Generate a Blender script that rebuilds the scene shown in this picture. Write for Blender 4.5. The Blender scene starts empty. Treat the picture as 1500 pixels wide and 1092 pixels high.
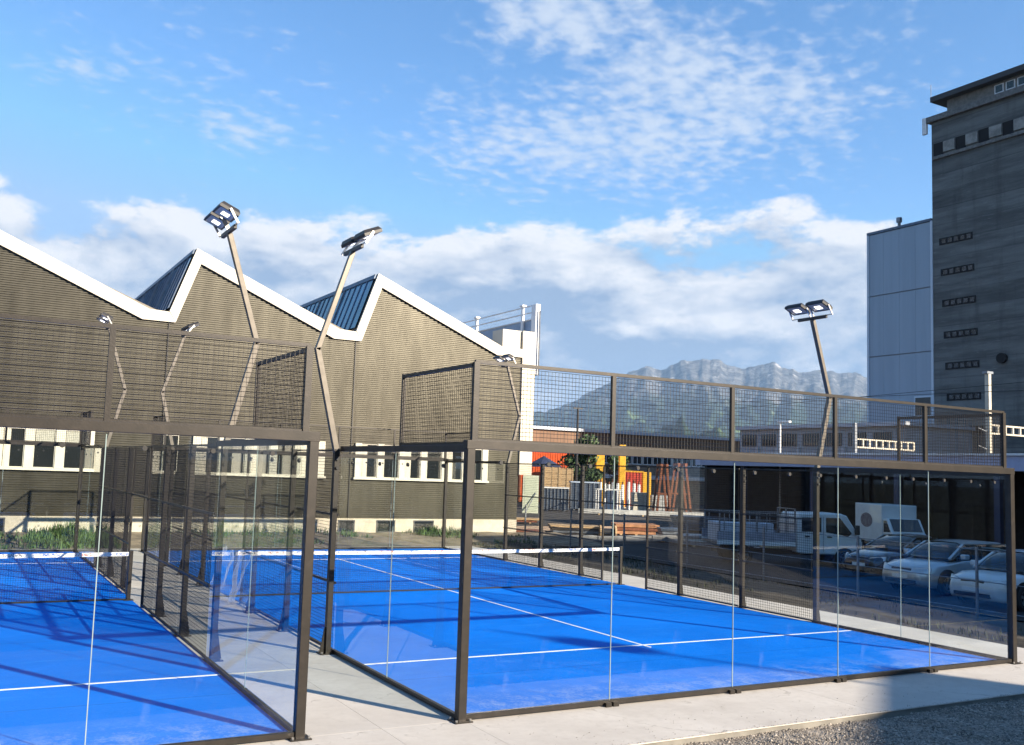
import bpy, bmesh, math, random
from mathutils import Vector, Matrix, noise
R = math.radians
random.seed(7)
scn = bpy.context.scene
col = scn.collection

# ------------------------------------------------------------------ camera
F, CX, CY, CZ, YAW, PIT, ROLL, PX, PY = 1387.31, -5.142, -9.43, 2.7745, 0.4885, 0.0905, 0.0358, -73.36, 14.84
_f = Vector((math.sin(YAW) * math.cos(PIT), math.cos(YAW) * math.cos(PIT), math.sin(PIT)))
_r0 = Vector((math.cos(YAW), -math.sin(YAW), 0)); _u0 = _r0.cross(_f)
_r = _r0 * math.cos(ROLL) + _u0 * math.sin(ROLL); _u = -_r0 * math.sin(ROLL) + _u0 * math.cos(ROLL)
cam_d = bpy.data.cameras.new('camera'); cam = bpy.data.objects.new('camera', cam_d); col.objects.link(cam)
cam.matrix_world = Matrix(((_r.x, _u.x, -_f.x, CX), (_r.y, _u.y, -_f.y, CY), (_r.z, _u.z, -_f.z, CZ), (0, 0, 0, 1)))
cam_d.sensor_width = 36; cam_d.lens = F / 1500 * 36
cam_d.shift_x = -PX / 1500; cam_d.shift_y = PY / 1500
cam_d.clip_start = 0.05; cam_d.clip_end = 60000
scn.camera = cam
CAM = Vector((CX, CY, CZ))
def ray(u, v): return (_f + _r * ((u - 750 - PX) / F) - _u * ((v - 546 - PY) / F))
def gz(u, v, z=0.0):
    d = ray(u, v); return CAM + d * ((z - CZ) / d.z)
def gx(u, v, x):
    d = ray(u, v); return CAM + d * ((x - CX) / d.x)
def gy(u, v, y):
    d = ray(u, v); return CAM + d * ((y - CY) / d.y)

# ------------------------------------------------------------------ light
SUN_EL = R(23.0); SUN_AZ = math.atan2(0.5, -0.866)      # direction to the sun in x,y: (0.5, -0.866)
sd = Vector((0.5 * math.cos(SUN_EL), -0.866 * math.cos(SUN_EL), math.sin(SUN_EL)))
sun_d = bpy.data.lights.new('sun', 'SUN'); sun = bpy.data.objects.new('sun', sun_d); col.objects.link(sun)
sun_d.energy = 5.0; sun_d.angle = R(0.53); sun_d.color = (1.0, 0.86, 0.68)
sun.rotation_euler = (-sd).to_track_quat('-Z', 'Y').to_euler(); sun.location = (20, -30, 40)

wd = bpy.data.worlds.new('World'); scn.world = wd; wd.use_nodes = True
nt = wd.node_tree; nt.nodes.clear()
class NT:
    def __init__(s, t): s.t = t
    def n(s, typ, **kw):
        o = s.t.nodes.new(typ)
        for k, v in kw.items():
            if k.startswith('i_'):
                key = k[2:]; key = int(key) if key.isdigit() else key
                o.inputs[key].default_value = v
            else: setattr(o, k, v)
        return o
    def l(s, a, b): s.t.links.new(a, b)
    def m(s, op, a, b=0.0, c=None, clamp=False):
        o = s.t.nodes.new('ShaderNodeMath'); o.operation = op; o.use_clamp = clamp
        for i, v in enumerate((a, b, c)):
            if v is None: continue
            if hasattr(v, 'is_output'): s.l(v, o.inputs[i])
            else: o.inputs[i].default_value = v
        return o.outputs[0]
    def ss(s, x, a, b):
        o = s.t.nodes.new('ShaderNodeMapRange'); o.interpolation_type = 'SMOOTHSTEP'
        s.l(x, o.inputs[0]); o.inputs[1].default_value = a; o.inputs[2].default_value = b
        return o.outputs[0]
    def mix(s, f, a, b):
        o = s.t.nodes.new('ShaderNodeMix'); o.data_type = 'RGBA'
        for i, v in ((0, f), (6, a), (7, b)):
            if hasattr(v, 'is_output'): s.l(v, o.inputs[i])
            else: o.inputs[i].default_value = v if i == 0 else (*v[:3], 1)
        return o.outputs[2]
    def noise(s, vec, scale, detail=4, rough=0.55, dist=0.0):
        o = s.n('ShaderNodeTexNoise'); o.inputs['Scale'].default_value = scale; o.inputs['Detail'].default_value = detail
        o.inputs['Roughness'].default_value = rough; o.inputs['Distortion'].default_value = dist
        if vec is not None: s.l(vec, o.inputs['Vector'])
        return o.outputs['Fac']
W = NT(nt)
SKY_SAT = 1.20; SKY_TINT = (1.85, 1.66, 1.62, 1); CL_SH = (2.0, 2.75, 4.0); CL_LIT = (6.6, 6.5, 6.5); CL_ALTO = (4.6, 5.2, 6.1)
sky = W.n('ShaderNodeTexSky', sky_type='NISHITA'); sky.sun_disc = False
sky.sun_elevation = SUN_EL; sky.sun_rotation = math.atan2(sd.x, sd.y)
sky.altitude = 400; sky.air_density = 1.0; sky.dust_density = 0.0; sky.ozone_density = 3.0
tc = W.n('ShaderNodeTexCoord'); D = tc.outputs['Generated']
sep = W.n('ShaderNodeSeparateXYZ'); W.l(D, sep.inputs[0]); dx, dy, dz = sep.outputs
# low cumulus bank round the horizon
mp = W.n('ShaderNodeMapping'); W.l(D, mp.inputs[0]); mp.inputs['Scale'].default_value = (1, 1, 2.1)
warp = W.n('ShaderNodeTexNoise'); warp.inputs['Scale'].default_value = 2.3; warp.inputs['Detail'].default_value = 2; W.l(mp.outputs[0], warp.inputs['Vector'])
vadd = W.n('ShaderNodeVectorMath', operation='MULTIPLY_ADD'); W.l(warp.outputs['Color'], vadd.inputs[0]); vadd.inputs[1].default_value = (0.10, 0.10, 0.10); W.l(mp.outputs[0], vadd.inputs[2])
CV = vadd.outputs[0]
n1 = W.noise(CV, 6.2, 9, 0.60)
n1b = W.noise(CV, 1.9, 3, 0.5)
cov = W.m('MULTIPLY', W.m('SUBTRACT', 0.250, dz), 3.8)
cov = W.m('MINIMUM', cov, 0.235)
cov = W.m('SUBTRACT', cov, W.m('MULTIPLY', W.ss(dz, 0.27, 0.32), 0.5))
def den(nf, off=0.0):
    return W.m('ADD', W.m('ADD', nf, cov), W.m('MULTIPLY', W.m('SUBTRACT', n1b, 0.5), 0.22))
q = den(n1)
cum = W.ss(q, 0.485, 0.575)
# relief: density a little higher up / towards the sun, compared with density here
sh_ = W.n('ShaderNodeVectorMath', operation='ADD'); W.l(CV, sh_.inputs[0]); sh_.inputs[1].default_value = (0.010, -0.016, 0.050)
n1s = W.noise(sh_.outputs[0], 6.2, 9, 0.60)
rel = W.m('SUBTRACT', n1, n1s)
body = W.ss(q, 0.56, 0.80)
top = W.ss(dz, 0.06, 0.27)
lit = W.m('SUBTRACT', W.m('ADD', 0.46, W.m('MULTIPLY', top, 0.50)), W.m('MULTIPLY', body, 0.60))
lit = W.m('ADD', lit, W.m('MULTIPLY', rel, 5.0), clamp=True)
# high broken altocumulus on a plane
dzc = W.m('ADD', dz, 0.10)
cx = W.m('DIVIDE', dx, dzc); cy_ = W.m('DIVIDE', dy, dzc)
cmb = W.n('ShaderNodeCombineXYZ'); W.l(cx, cmb.inputs[0]); W.l(cy_, cmb.inputs[1])
mpa = W.n('ShaderNodeMapping'); W.l(cmb.outputs[0], mpa.inputs[0]); mpa.inputs['Rotation'].default_value = (0, 0, R(-35)); mpa.inputs['Scale'].default_value = (0.95, 1.1, 1)
a1 = W.noise(mpa.outputs[0], 21, 4, 0.5, 0.15)
a3 = W.noise(mpa.outputs[0], 4.0, 4, 0.6, 0.3)
a2 = W.noise(mpa.outputs[0], 1.15, 3, 0.5)
def blob(cx0, cy0, rx, ry):
    ex = W.m('DIVIDE', W.m('SUBTRACT', cx, cx0), rx); ey = W.m('DIVIDE', W.m('SUBTRACT', cy_, cy0), ry)
    d = W.m('SQRT', W.m('ADD', W.m('MULTIPLY', ex, ex), W.m('MULTIPLY', ey, ey)))
    return W.ss(d, 1.0, 0.0)
def pl(u, v):
    d = ray(u, v).normalized(); return d.x / (d.z + 0.10), d.y / (d.z + 0.10)
patch = W.m('MULTIPLY', blob(*pl(1010, 150), 0.62, 0.62), 1.0)
for (u_, v_, rx_, ry_, k_) in ((800, 215, 0.60, 0.55, 0.85), (820, 20, 0.30, 0.36, 1.0), (1150, 130, 0.42, 0.42, 0.8), (990, 235, 0.6, 0.5, 0.75), (330, 160, 0.5, 0.5, 0.50), (150, 100, 0.35, 0.35, 0.40)):
    patch = W.m('MAXIMUM', patch, W.m('MULTIPLY', blob(*pl(u_, v_), rx_, ry_), k_))
patch = W.m('MAXIMUM', patch, W.m('MULTIPLY', W.ss(a2, 0.58, 0.75), 0.6))
alto = W.m('ADD', W.m('MULTIPLY', W.m('SUBTRACT', a1, 0.5), 1.25), W.m('MULTIPLY', W.m('SUBTRACT', a3, 0.5), 0.85))
alto = W.m('ADD', alto, W.m('MULTIPLY', patch, 0.62))
alto = W.m('MULTIPLY', W.ss(alto, 0.16, 0.80), 0.85)
alto = W.m('MULTIPLY', alto, W.ss(dz, 0.20, 0.30))
hs = W.n('ShaderNodeHueSaturation'); hs.inputs['Saturation'].default_value = SKY_SAT; W.l(sky.outputs[0], hs.inputs['Color'])
skyc = W.n('ShaderNodeMix', data_type='RGBA', blend_type='MULTIPLY'); skyc.inputs[0].default_value = 1.0
W.l(hs.outputs[0], skyc.inputs[6]); skyc.inputs[7].default_value = SKY_TINT
dk = W.n('ShaderNodeMix', data_type='RGBA', blend_type='DARKEN'); dk.inputs[0].default_value = 1.0; W.l(skyc.outputs[2], dk.inputs[6]); dk.inputs[7].default_value = (2.4, 4.0, 6.4, 1)
ccol = W.mix(lit, CL_SH, CL_LIT)
c1 = W.mix(alto, dk.outputs[2], CL_ALTO)
c2 = W.mix(W.m('MULTIPLY', cum, 0.95), c1, ccol)
bg = W.n('ShaderNodeBackground'); W.l(c2, bg.inputs[0]); bg.inputs[1].default_value = 0.055
wo = W.n('ShaderNodeOutputWorld'); W.l(bg.outputs[0], wo.inputs[0])

vs = scn.view_settings
vs.view_transform = 'Standard'; vs.look = 'None'; vs.gamma = 1.0; vs.use_curve_mapping = False
vs.exposure = 1.5
cy = scn.cycles
cy.use_denoising = True
try:
    cy.denoiser = 'OPENIMAGEDENOISE'; cy.denoising_input_passes = 'RGB_ALBEDO_NORMAL'
except Exception: pass
cy.max_bounces = 8; cy.diffuse_bounces = 3; cy.glossy_bounces = 3; cy.transmission_bounces = 4
cy.transparent_max_bounces = 40; cy.volume_bounces = 0; cy.sample_clamp_indirect = 6
cy.caustics_reflective = False; cy.caustics_refractive = False

# ------------------------------------------------------------------ materials
MATS = {}
def mat(name, c, rough=0.6, metal=0.0, var=0.0, vscale=3.0, bump=0.0, bscale=20.0, c2=None, spec=0.5, stretch=None, dirt=None, coat=0.0, bdist=0.02):
    if name in MATS: return MATS[name]
    m = bpy.data.materials.new(name); m.use_nodes = True
    t = NT(m.node_tree); b = m.node_tree.nodes['Principled BSDF']
    b.inputs['Roughness'].default_value = rough; b.inputs['Metallic'].default_value = metal
    b.inputs['Specular IOR Level'].default_value = spec; b.inputs['Coat Weight'].default_value = coat
    c = tuple(c)
    b.inputs['Base Color'].default_value = (*c, 1)
    if var or bump or c2 or dirt:
        tcn = t.n('ShaderNodeTexCoord'); vec = tcn.outputs['Object']
        if stretch:
            mpn = t.n('ShaderNodeMapping'); t.l(vec, mpn.inputs[0]); mpn.inputs['Scale'].default_value = stretch; vec = mpn.outputs[0]
        colout = None
        if var or c2:
            f = t.ss(t.noise(vec, vscale, 6, 0.6), 0.32, 0.68)
            hi = c2 if c2 else tuple(min(1, x * (1 + var)) for x in c)
            lo = c if c2 else tuple(x * (1 - var) for x in c)
            colout = t.mix(f, lo, hi)
        if dirt:
            f2 = t.m('MULTIPLY', t.ss(t.noise(vec, dirt[1], 5, 0.65), 0.5, 0.72), dirt[2])
            colout = t.mix(f2, colout if colout else c, dirt[0])
        if colout: t.l(colout, b.inputs['Base Color'])
        if bump:
            bn = t.n('ShaderNodeBump'); bn.inputs['Strength'].default_value = bump; bn.inputs['Distance'].default_value = bdist
            t.l(t.noise(vec, bscale, 5, 0.6), bn.inputs['Height']); t.l(bn.outputs[0], b.inputs['Normal'])
            
    MATS[name] = m; return m

def glass_mat(name, tint=(0.968, 0.986, 0.982), refl=(1, 1, 1), rough=0.0, smudge=0.0, ior=1.5):
    m = bpy.data.materials.new(name); m.use_nodes = True; t = NT(m.node_tree); m.node_tree.nodes.clear()
    tr = t.n('ShaderNodeBsdfTransparent'); tr.inputs[0].default_value = (*tint, 1)
    gl = t.n('ShaderNodeBsdfGlossy'); gl.inputs['Roughness'].default_value = rough; gl.inputs[0].default_value = (*refl, 1)
    fr = t.n('ShaderNodeFresnel'); fr.inputs[0].default_value = ior
    ge = t.n('ShaderNodeNewGeometry')       # both faces' reflection is given by the outer face alone
    fac = t.m('MULTIPLY', t.m('MULTIPLY', fr.outputs[0], 1.35, clamp=True), t.m('SUBTRACT', 1.0, ge.outputs['Backfacing']))
    mx = t.n('ShaderNodeMixShader'); t.l(fac, mx.inputs[0]); t.l(tr.outputs[0], mx.inputs[1]); t.l(gl.outputs[0], mx.inputs[2])
    last = mx.outputs[0]
    if smudge:
        tcn = t.n('ShaderNodeTexCoord'); mpn = t.n('ShaderNodeMapping'); t.l(tcn.outputs['Object'], mpn.inputs[0]); mpn.inputs['Scale'].default_value = (1, 1, 0.28)
        f = t.ss(t.noise(mpn.outputs[0], 3.2, 5, 0.65), 0.62, 0.8)
        f = t.m('ADD', t.m('MULTIPLY', f, smudge), 0.0)
        df = t.n('ShaderNodeBsdfDiffuse'); df.inputs[0].default_value = (0.75, 0.78, 0.8, 1)
        m2 = t.n('ShaderNodeMixShader'); t.l(f, m2.inputs[0]); t.l(last, m2.inputs[1]); t.l(df.outputs[0], m2.inputs[2]); last = m2.outputs[0]
    o = t.n('ShaderNodeOutputMaterial'); t.l(last, o.inputs[0])
    MATS[name] = m; return m

M_frame = mat('bronze_coating', (0.015, 0.0118, 0.0095), 0.42, 0.25, var=0.25, vscale=6, bump=0.05, bscale=60, spec=0.6, dirt=((0.045, 0.036, 0.029), 7, 0.35))
M_wire = mat('wire_coating', (0.012, 0.010, 0.009), 0.5, 0.1)
M_bolt = mat('zinc_bolt', (0.5, 0.48, 0.45), 0.35, 0.9)
M_glass = glass_mat('court_glass', smudge=0.022)
M_seam = mat('glass_edge', (0.24, 0.31, 0.31), 0.25, 0.0, var=0.1, spec=0.6)
M_black = mat('black_rubber', (0.012, 0.012, 0.013), 0.6)
M_net = mat('net_cord', (0.010, 0.010, 0.012), 0.8)
M_whiteline = mat('line_paint', (0.80, 0.80, 0.78), 0.75, var=0.08, vscale=20)
M_cream = mat('cream_sheet', (0.56, 0.515, 0.42), 0.45, 0.0, var=0.05, vscale=1.2, dirt=((0.45, 0.38, 0.28), 2.2, 0.25))
M_creamframe = mat('cream_window_frame', (0.55, 0.52, 0.43), 0.45, var=0.05, vscale=3)
M_white = mat('white_paint', (0.78, 0.78, 0.77), 0.4, var=0.05, vscale=3)
M_mast = mat('galvanised_mast', (0.125, 0.112, 0.095), 0.45, 0.4, var=0.12, vscale=8)
M_lens = mat('floodlight_lens', (0.62, 0.63, 0.65), 0.22, 0.5)
M_led = mat('lit_led_cluster', (0.9, 0.9, 0.9), 0.3)
_b = M_led.node_tree.nodes['Principled BSDF']; _b.inputs['Emission Color'].default_value = (1.0, 0.97, 0.92, 1); _b.inputs['Emission Strength'].default_value = 0.9
M_dark = mat('dark_interior', (0.012, 0.012, 0.013), 0.9)
M_winglass = mat('window_glass', (0.015, 0.018, 0.02), 0.06, 0.0, spec=0.6)
M_conc = mat('plinth_concrete', (0.52, 0.47, 0.38), 0.85, var=0.12, vscale=2, bump=0.15, bscale=40, dirt=((0.30, 0.26, 0.2), 1.6, 0.5))
M_steel = mat('grey_steel', (0.22, 0.24, 0.27), 0.45, 0.6, var=0.25, vscale=3)
M_bluesteel = mat('stacked_sheet_steel', (0.10, 0.13, 0.18), 0.4, 0.5, var=0.3, vscale=2)
M_rust = mat('rusty_steel', (0.20, 0.07, 0.035), 0.75, 0.1, var=0.35, vscale=6, bump=0.2)
M_wood = mat('pale_timber', (0.48, 0.33, 0.18), 0.8, var=0.25, vscale=5, stretch=(1, 1, 6))
M_orange = mat('orange_paint', (0.75, 0.13, 0.03), 0.5, var=0.1)
M_yellow = mat('yellow_paint', (0.78, 0.42, 0.03), 0.5, var=0.15)
M_navy = mat('navy_canvas', (0.02, 0.03, 0.07), 0.8, var=0.2)
M_tyre = mat('tyre_rubber', (0.015, 0.015, 0.016), 0.8)
M_rim = mat('alloy_rim', (0.5, 0.51, 0.53), 0.3, 0.9)
M_plastic = mat('black_plastic', (0.02, 0.02, 0.022), 0.5)
M_carglass = mat('car_glass', (0.02, 0.025, 0.03), 0.04, 0.0, spec=0.7)
M_lampglass = mat('headlight_glass', (0.6, 0.62, 0.65), 0.08, 0.3)

# ------------------------------------------------------------------ mesh helpers
class MB:
    def __init__(s): s.v = []; s.f = []
    def quad(s, a, b, c, d):
        i = len(s.v); s.v += [tuple(a), tuple(b), tuple(c), tuple(d)]; s.f.append((i, i + 1, i + 2, i + 3)); return s
    def poly(s, pts):
        i = len(s.v); s.v += [tuple(p) for p in pts]; s.f.append(tuple(range(i, i + len(pts)))); return s
    def box(s, x0, x1, y0, y1, z0, z1):
        i = len(s.v)
        s.v += [(x0, y0, z0), (x1, y0, z0), (x1, y1, z0), (x0, y1, z0), (x0, y0, z1), (x1, y0, z1), (x1, y1, z1), (x0, y1, z1)]
        s.f += [tuple(i + k for k in q) for q in ((0, 3, 2, 1), (4, 5, 6, 7), (0, 1, 5, 4), (1, 2, 6, 5), (2, 3, 7, 6), (3, 0, 4, 7))]
        return s
    def bar(s, p, q, w, h=None, up=(0, 0, 1), n=4, w2=None):
        """tapered prism between two points; n sides (4 = rectangular w x h)"""
        p = Vector(p); q = Vector(q); d = (q - p).normalized(); up = Vector(up)
        if abs(d.dot(up)) > 0.98: up = Vector((1, 0, 0)) if abs(d.x) < 0.9 else Vector((0, 1, 0))
        a = d.cross(up).normalized(); b = a.cross(d).normalized(); h = w if h is None else h
        i = len(s.v); k2 = 1.0 if w2 is None else w2 / w
        for pt, k in ((p, 1.0), (q, k2)):
            for j in range(n):
                if n == 4: ca, sa = ((-1, -1), (1, -1), (1, 1), (-1, 1))[j]; ca *= 0.5; sa *= 0.5
                else: ca, sa = 0.5 * math.cos(2 * math.pi * j / n), 0.5 * math.sin(2 * math.pi * j / n)
                s.v.append(tuple(pt + a * (w * ca * k) + b * (h * sa * k)))
        for j in range(n): s.f.append((i + j, i + (j + 1) % n, i + n + (j + 1) % n, i + n + j))
        s.f.append(tuple(i + j for j in reversed(range(n)))); s.f.append(tuple(i + n + j for j in range(n)))
        return s
    def prism(s, pts, axis, a, b):
        """extrude a 2D outline along an axis from a to b ('x': pts are (y,z); 'y': pts are (x,z); 'z': pts are (x,y))"""
        def mk(p, t): return (t, p[0], p[1]) if axis == 'x' else (p[0], t, p[1]) if axis == 'y' else (p[0], p[1], t)
        i = len(s.v); n = len(pts); s.v += [mk(p, a) for p in pts] + [mk(p, b) for p in pts]
        s.f.append(tuple(i + k for k in range(n))); s.f.append(tuple(i + n + k for k in reversed(range(n))))
        for k in range(n): s.f.append((i + k, i + n + k, i + n + (k + 1) % n, i + (k + 1) % n))
        return s
    def loft(s, rings, cap=True, closed=True):
        i = len(s.v); n = len(rings[0])
        for r in rings: s.v += [tuple(p) for p in r]
        for a in range(len(rings) - 1):
            for k in range(n if closed else n - 1):
                s.f.append((i + a * n + k, i + a * n + (k + 1) % n, i + (a + 1) * n + (k + 1) % n, i + (a + 1) * n + k))
        if cap: s.f.append(tuple(i + k for k in reversed(range(n)))); s.f.append(tuple(i + (len(rings) - 1) * n + k for k in range(n)))
        return s
    def mesh(s, name, m, smooth=False, fixn=True):
        me = bpy.data.meshes.new(name); me.from_pydata(s.v, [], s.f); me.materials.append(m)
        if fixn:
            bm = bmesh.new(); bm.from_mesh(me); bmesh.ops.recalc_face_normals(bm, faces=bm.faces); bm.to_mesh(me); bm.free()
        if smooth: me.polygons.foreach_set('use_smooth', [True] * len(me.polygons))
        return me
    def build(s, name, m, parent=None, smooth=False, loc=None, fixn=True):
        return link(name, s.mesh(name, m, smooth, fixn), parent, loc)
def link(name, me, parent=None, loc=None, rz=0.0):
    o = bpy.data.objects.new(name, me); col.objects.link(o)
    if parent is not None: o.parent = parent
    if loc is not None: o.location = loc
    if rz: o.rotation_euler.z = rz
    return o
def tag(o, label=None, cat=None, group=None, kind=None):
    for k, v in (('label', label), ('category', cat), ('group', group), ('kind', kind)):
        if v: o[k] = v
    return o
def thing(name, label, cat, loc=(0, 0, 0), rz=0.0, group=None):
    o = bpy.data.objects.new(name, None); col.objects.link(o); o.location = loc; o.rotation_euler.z = rz; o.empty_display_size = 0.2
    return tag(o, label, cat, group)
def bevel(o, w=0.006, seg=2):
    b = o.modifiers.new('bevel', 'BEVEL'); b.width = w; b.segments = seg; b.limit_method = 'ANGLE'; b.angle_limit = R(40); return o
def structure(o): o['kind'] = 'structure'; return o

# ================================================================== GROUND
M_ground = mat('far_ground', (0.05, 0.055, 0.035), 0.95, var=0.3, vscale=0.01)
g = MB(); g.quad((-14000, -14000, -0.40), (14000, -14000, -0.40), (14000, 14000, -0.40), (-14000, 14000, -0.40))
structure(g.build('ground', M_ground))

def concrete_material():
    m = bpy.data.materials.new('apron_concrete'); m.use_nodes = True; t = NT(m.node_tree); b = m.node_tree.nodes['Principled BSDF']
    v = t.n('ShaderNodeTexCoord').outputs['Object']
    n1 = t.noise(v, 0.7, 6, 0.62); n2 = t.noise(v, 9, 5, 0.6); n3 = t.noise(v, 130, 2, 0.5)
    mpn = t.n('ShaderNodeMapping'); t.l(v, mpn.inputs[0]); mpn.inputs['Scale'].default_value = (0.5, 3.0, 1); n4 = t.noise(mpn.outputs[0], 2.2, 6, 0.7)
    c = t.mix(t.ss(n1, 0.35, 0.65), (0.46, 0.43, 0.39), (0.55, 0.52, 0.475))
    c = t.mix(t.m('MULTIPLY', t.ss(n2, 0.45, 0.75), 0.35), c, (0.38, 0.355, 0.32))
    c = t.mix(t.m('MULTIPLY', t.ss(n4, 0.55, 0.75), 0.35), c, (0.60, 0.57, 0.53))
    c = t.mix(t.m('MULTIPLY', t.ss(n3, 0.55, 0.75), 0.18), c, (0.3, 0.28, 0.25))
    n5 = t.noise(v, 1.7, 7, 0.7, 0.5)
    c = t.mix(t.m('MULTIPLY', t.ss(n5, 0.56, 0.70), 0.30), c, (0.30, 0.275, 0.24))
    vo = t.n('ShaderNodeTexVoronoi', feature='DISTANCE_TO_EDGE'); vo.inputs['Scale'].default_value = 0.42
    wv = t.n('ShaderNodeVectorMath', operation='MULTIPLY_ADD'); nn = t.n('ShaderNodeTexNoise'); nn.inputs['Scale'].default_value = 2.5; nn.inputs['Detail'].default_value = 5; t.l(v, nn.inputs['Vector'])
    t.l(nn.outputs['Color'], wv.inputs[0]); wv.inputs[1].default_value = (0.7, 0.7, 0.0); t.l(v, wv.inputs[2]); t.l(wv.outputs[0], vo.inputs['Vector'])
    crack = t.m('MULTIPLY', t.m('LESS_THAN', vo.outputs['Distance'], 0.0035), t.ss(n1, 0.50, 0.56))
    c = t.mix(t.m('MULTIPLY', crack, 0.35), c, (0.16, 0.145, 0.125))
    t.l(c, b.inputs['Base Color']); b.inputs['Roughness'].default_value = 0.88
    bn = t.n('ShaderNodeBump'); bn.inputs['Strength'].default_value = 0.25; bn.inputs['Distance'].default_value = 0.004
    t.l(t.m('ADD', n2, t.m('MULTIPLY', n3, 0.5)), bn.inputs['Height']); t.l(bn.outputs[0], b.inputs['Normal'])
    return m
M_apron = concrete_material()
# apron slabs round both courts, with narrow joints between pours
apron = structure(MB().box(-16, 11.58, -1.40, 20.9, -0.20, -0.012).build('concrete_pavement', mat('joint_filler', (0.20, 0.19, 0.17), 0.9, var=0.2)))
xs = [-16, -11.9, -6.9, -1.9, -0.93, 0.05, 5.02, 10.0, 11.60]
ys = [-1.42, 0.02, 5.0, 10.0, 15.0, 19.98, 20.92]
slabs = {}
def slab(x0, x1, y0, y1):
    w, d = round(x1 - x0, 3), round(y1 - y0, 3)
    me = MB().box(0, w, 0, d, -0.012, 0.0).mesh('slab', M_apron); link('slab', me, apron, (x0, y0, 0))
for i in range(len(xs) - 1):
    for j in range(len(ys) - 1): slab(xs[i] + 0.002, xs[i + 1] - 0.002, ys[j] + 0.002, ys[j + 1] - 0.002)

# gravel bank in front
def gravel_material():
    m = bpy.data.materials.new('gravel'); m.use_nodes = True; t = NT(m.node_tree); b = m.node_tree.nodes['Principled BSDF']
    v = t.n('ShaderNodeTexCoord').outputs['Object']
    vo = t.n('ShaderNodeTexVoronoi'); vo.inputs['Scale'].default_value = 38; t.l(v, vo.inputs['Vector'])
    sp = t.n('ShaderNodeSeparateColor'); t.l(vo.outputs['Color'], sp.inputs[0])
    c = t.mix(sp.outputs[0], (0.13, 0.115, 0.10), (0.36, 0.32, 0.27))
    c = t.mix(t.m('MULTIPLY', t.ss(t.noise(v, 0.9, 5, 0.6), 0.45, 0.7), 0.5), c, (0.16, 0.13, 0.10))
    t.l(c, b.inputs['Base Color']); b.inputs['Roughness'].default_value = 0.95
    bn = t.n('ShaderNodeBump'); bn.inputs['Strength'].default_value = 0.8; bn.inputs['Distance'].default_value = 0.02; bn.invert = True
    t.l(vo.outputs['Distance'], bn.inputs['Height']); t.l(bn.outputs[0], b.inputs['Normal'])
    return m
M_gravel = gravel_material()
gv = MB(); NX, NY = 150, 90
def grav_z(x, y):
    e = min(1.0, max(0.0, (-1.40 - y) / 1.2))
    return -0.075 + 0.03 * e + 0.035 * noise.noise((x * 1.3, y * 1.3, 0.2)) + 0.018 * noise.noise((x * 5, y * 5, 3.1))
for j in range(NY + 1):
    for i in range(NX + 1):
        x = -16 + 44 * i / NX; y = -1.36 - 4.4 * (j / NY) ** 1.4
        gv.v.append((x, y, grav_z(x, y)))
for j in range(NY):
    for i in range(NX):
        a = j * (NX + 1) + i; gv.f.append((a, a + 1, a + NX + 2, a + NX + 1))
structure(gv.build('gravel_bank', M_gravel, smooth=True))
structure(MB().quad((-60, -80, -0.06), (15.0, -80, -0.06), (15.0, -5.6, -0.06), (-60, -5.6, -0.06)).build('unseen_dark_ground', mat('dark_ground_sheet', (0.042, 0.042, 0.044), 0.95, spec=0.12, var=0.25, vscale=0.5, bump=0.3, bscale=50)))  # unseen dark sheet added behind the gravel to dim ground reflections in the glass
st = MB(); rng = random.Random(3)
ico = [(1, 0, 0), (-1, 0, 0), (0, 1, 0), (0, -1, 0), (0, 0, 1), (0, 0, -1)]
icf = [(0, 2, 4), (2, 1, 4), (1, 3, 4), (3, 0, 4), (2, 0, 5), (1, 2, 5), (3, 1, 5), (0, 3, 5)]
for k in range(42000):
    x = rng.uniform(-1.5, 10.5); y = -1.385 - 3.4 * rng.random() ** 1.25
    r = rng.uniform(0.006, 0.016) * (1.7 if rng.random() < 0.05 else 1)
    ca, sa = math.cos(k), math.sin(k); i = len(st.v); z = grav_z(x, y) + r * 0.3
    for a in ico:
        p = (a[0] * r * rng.uniform(.7, 1.2), a[1] * r * rng.uniform(.7, 1.2), a[2] * r * rng.uniform(.45, .8))
        st.v.append((x + p[0] * ca - p[1] * sa, y + p[0] * sa + p[1] * ca, z + p[2]))
    st.f += [tuple(i + q for q in f) for f in icf]
for k in range(900):
    x = rng.uniform(-2.5, 11); y = -1.41 + 0.9 * rng.random() ** 6; r = rng.uniform(0.003, 0.008); i = len(st.v)
    for a in ico: st.v.append((x + a[0] * r * rng.uniform(.7, 1.2), y + a[1] * r * rng.uniform(.7, 1.2), r * .5 + a[2] * r * .6))
    st.f += [tuple(i + q for q in f) for f in icf]
def pebble_material():
    m = bpy.data.materials.new('pebbles'); m.use_nodes = True; t = NT(m.node_tree); b = m.node_tree.nodes['Principled BSDF']
    gi = t.n('ShaderNodeNewGeometry')
    cr = t.n('ShaderNodeValToRGB'); t.l(gi.outputs['Random Per Island'], cr.inputs[0])
    e = cr.color_ramp.elements; e[0].color = (0.11, 0.10, 0.09, 1); e[1].color = (0.46, 0.41, 0.35, 1); n_ = e.new(0.5); n_.color = (0.25, 0.22, 0.185, 1)
    t.l(cr.outputs[0], b.inputs['Base Color']); b.inputs['Roughness'].default_value = 0.9
    return m
tag(st.build('gravel_stones', pebble_material(), fixn=False), 'loose grey and tan gravel stones along the edge of the concrete', 'gravel', kind='stuff')

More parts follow.
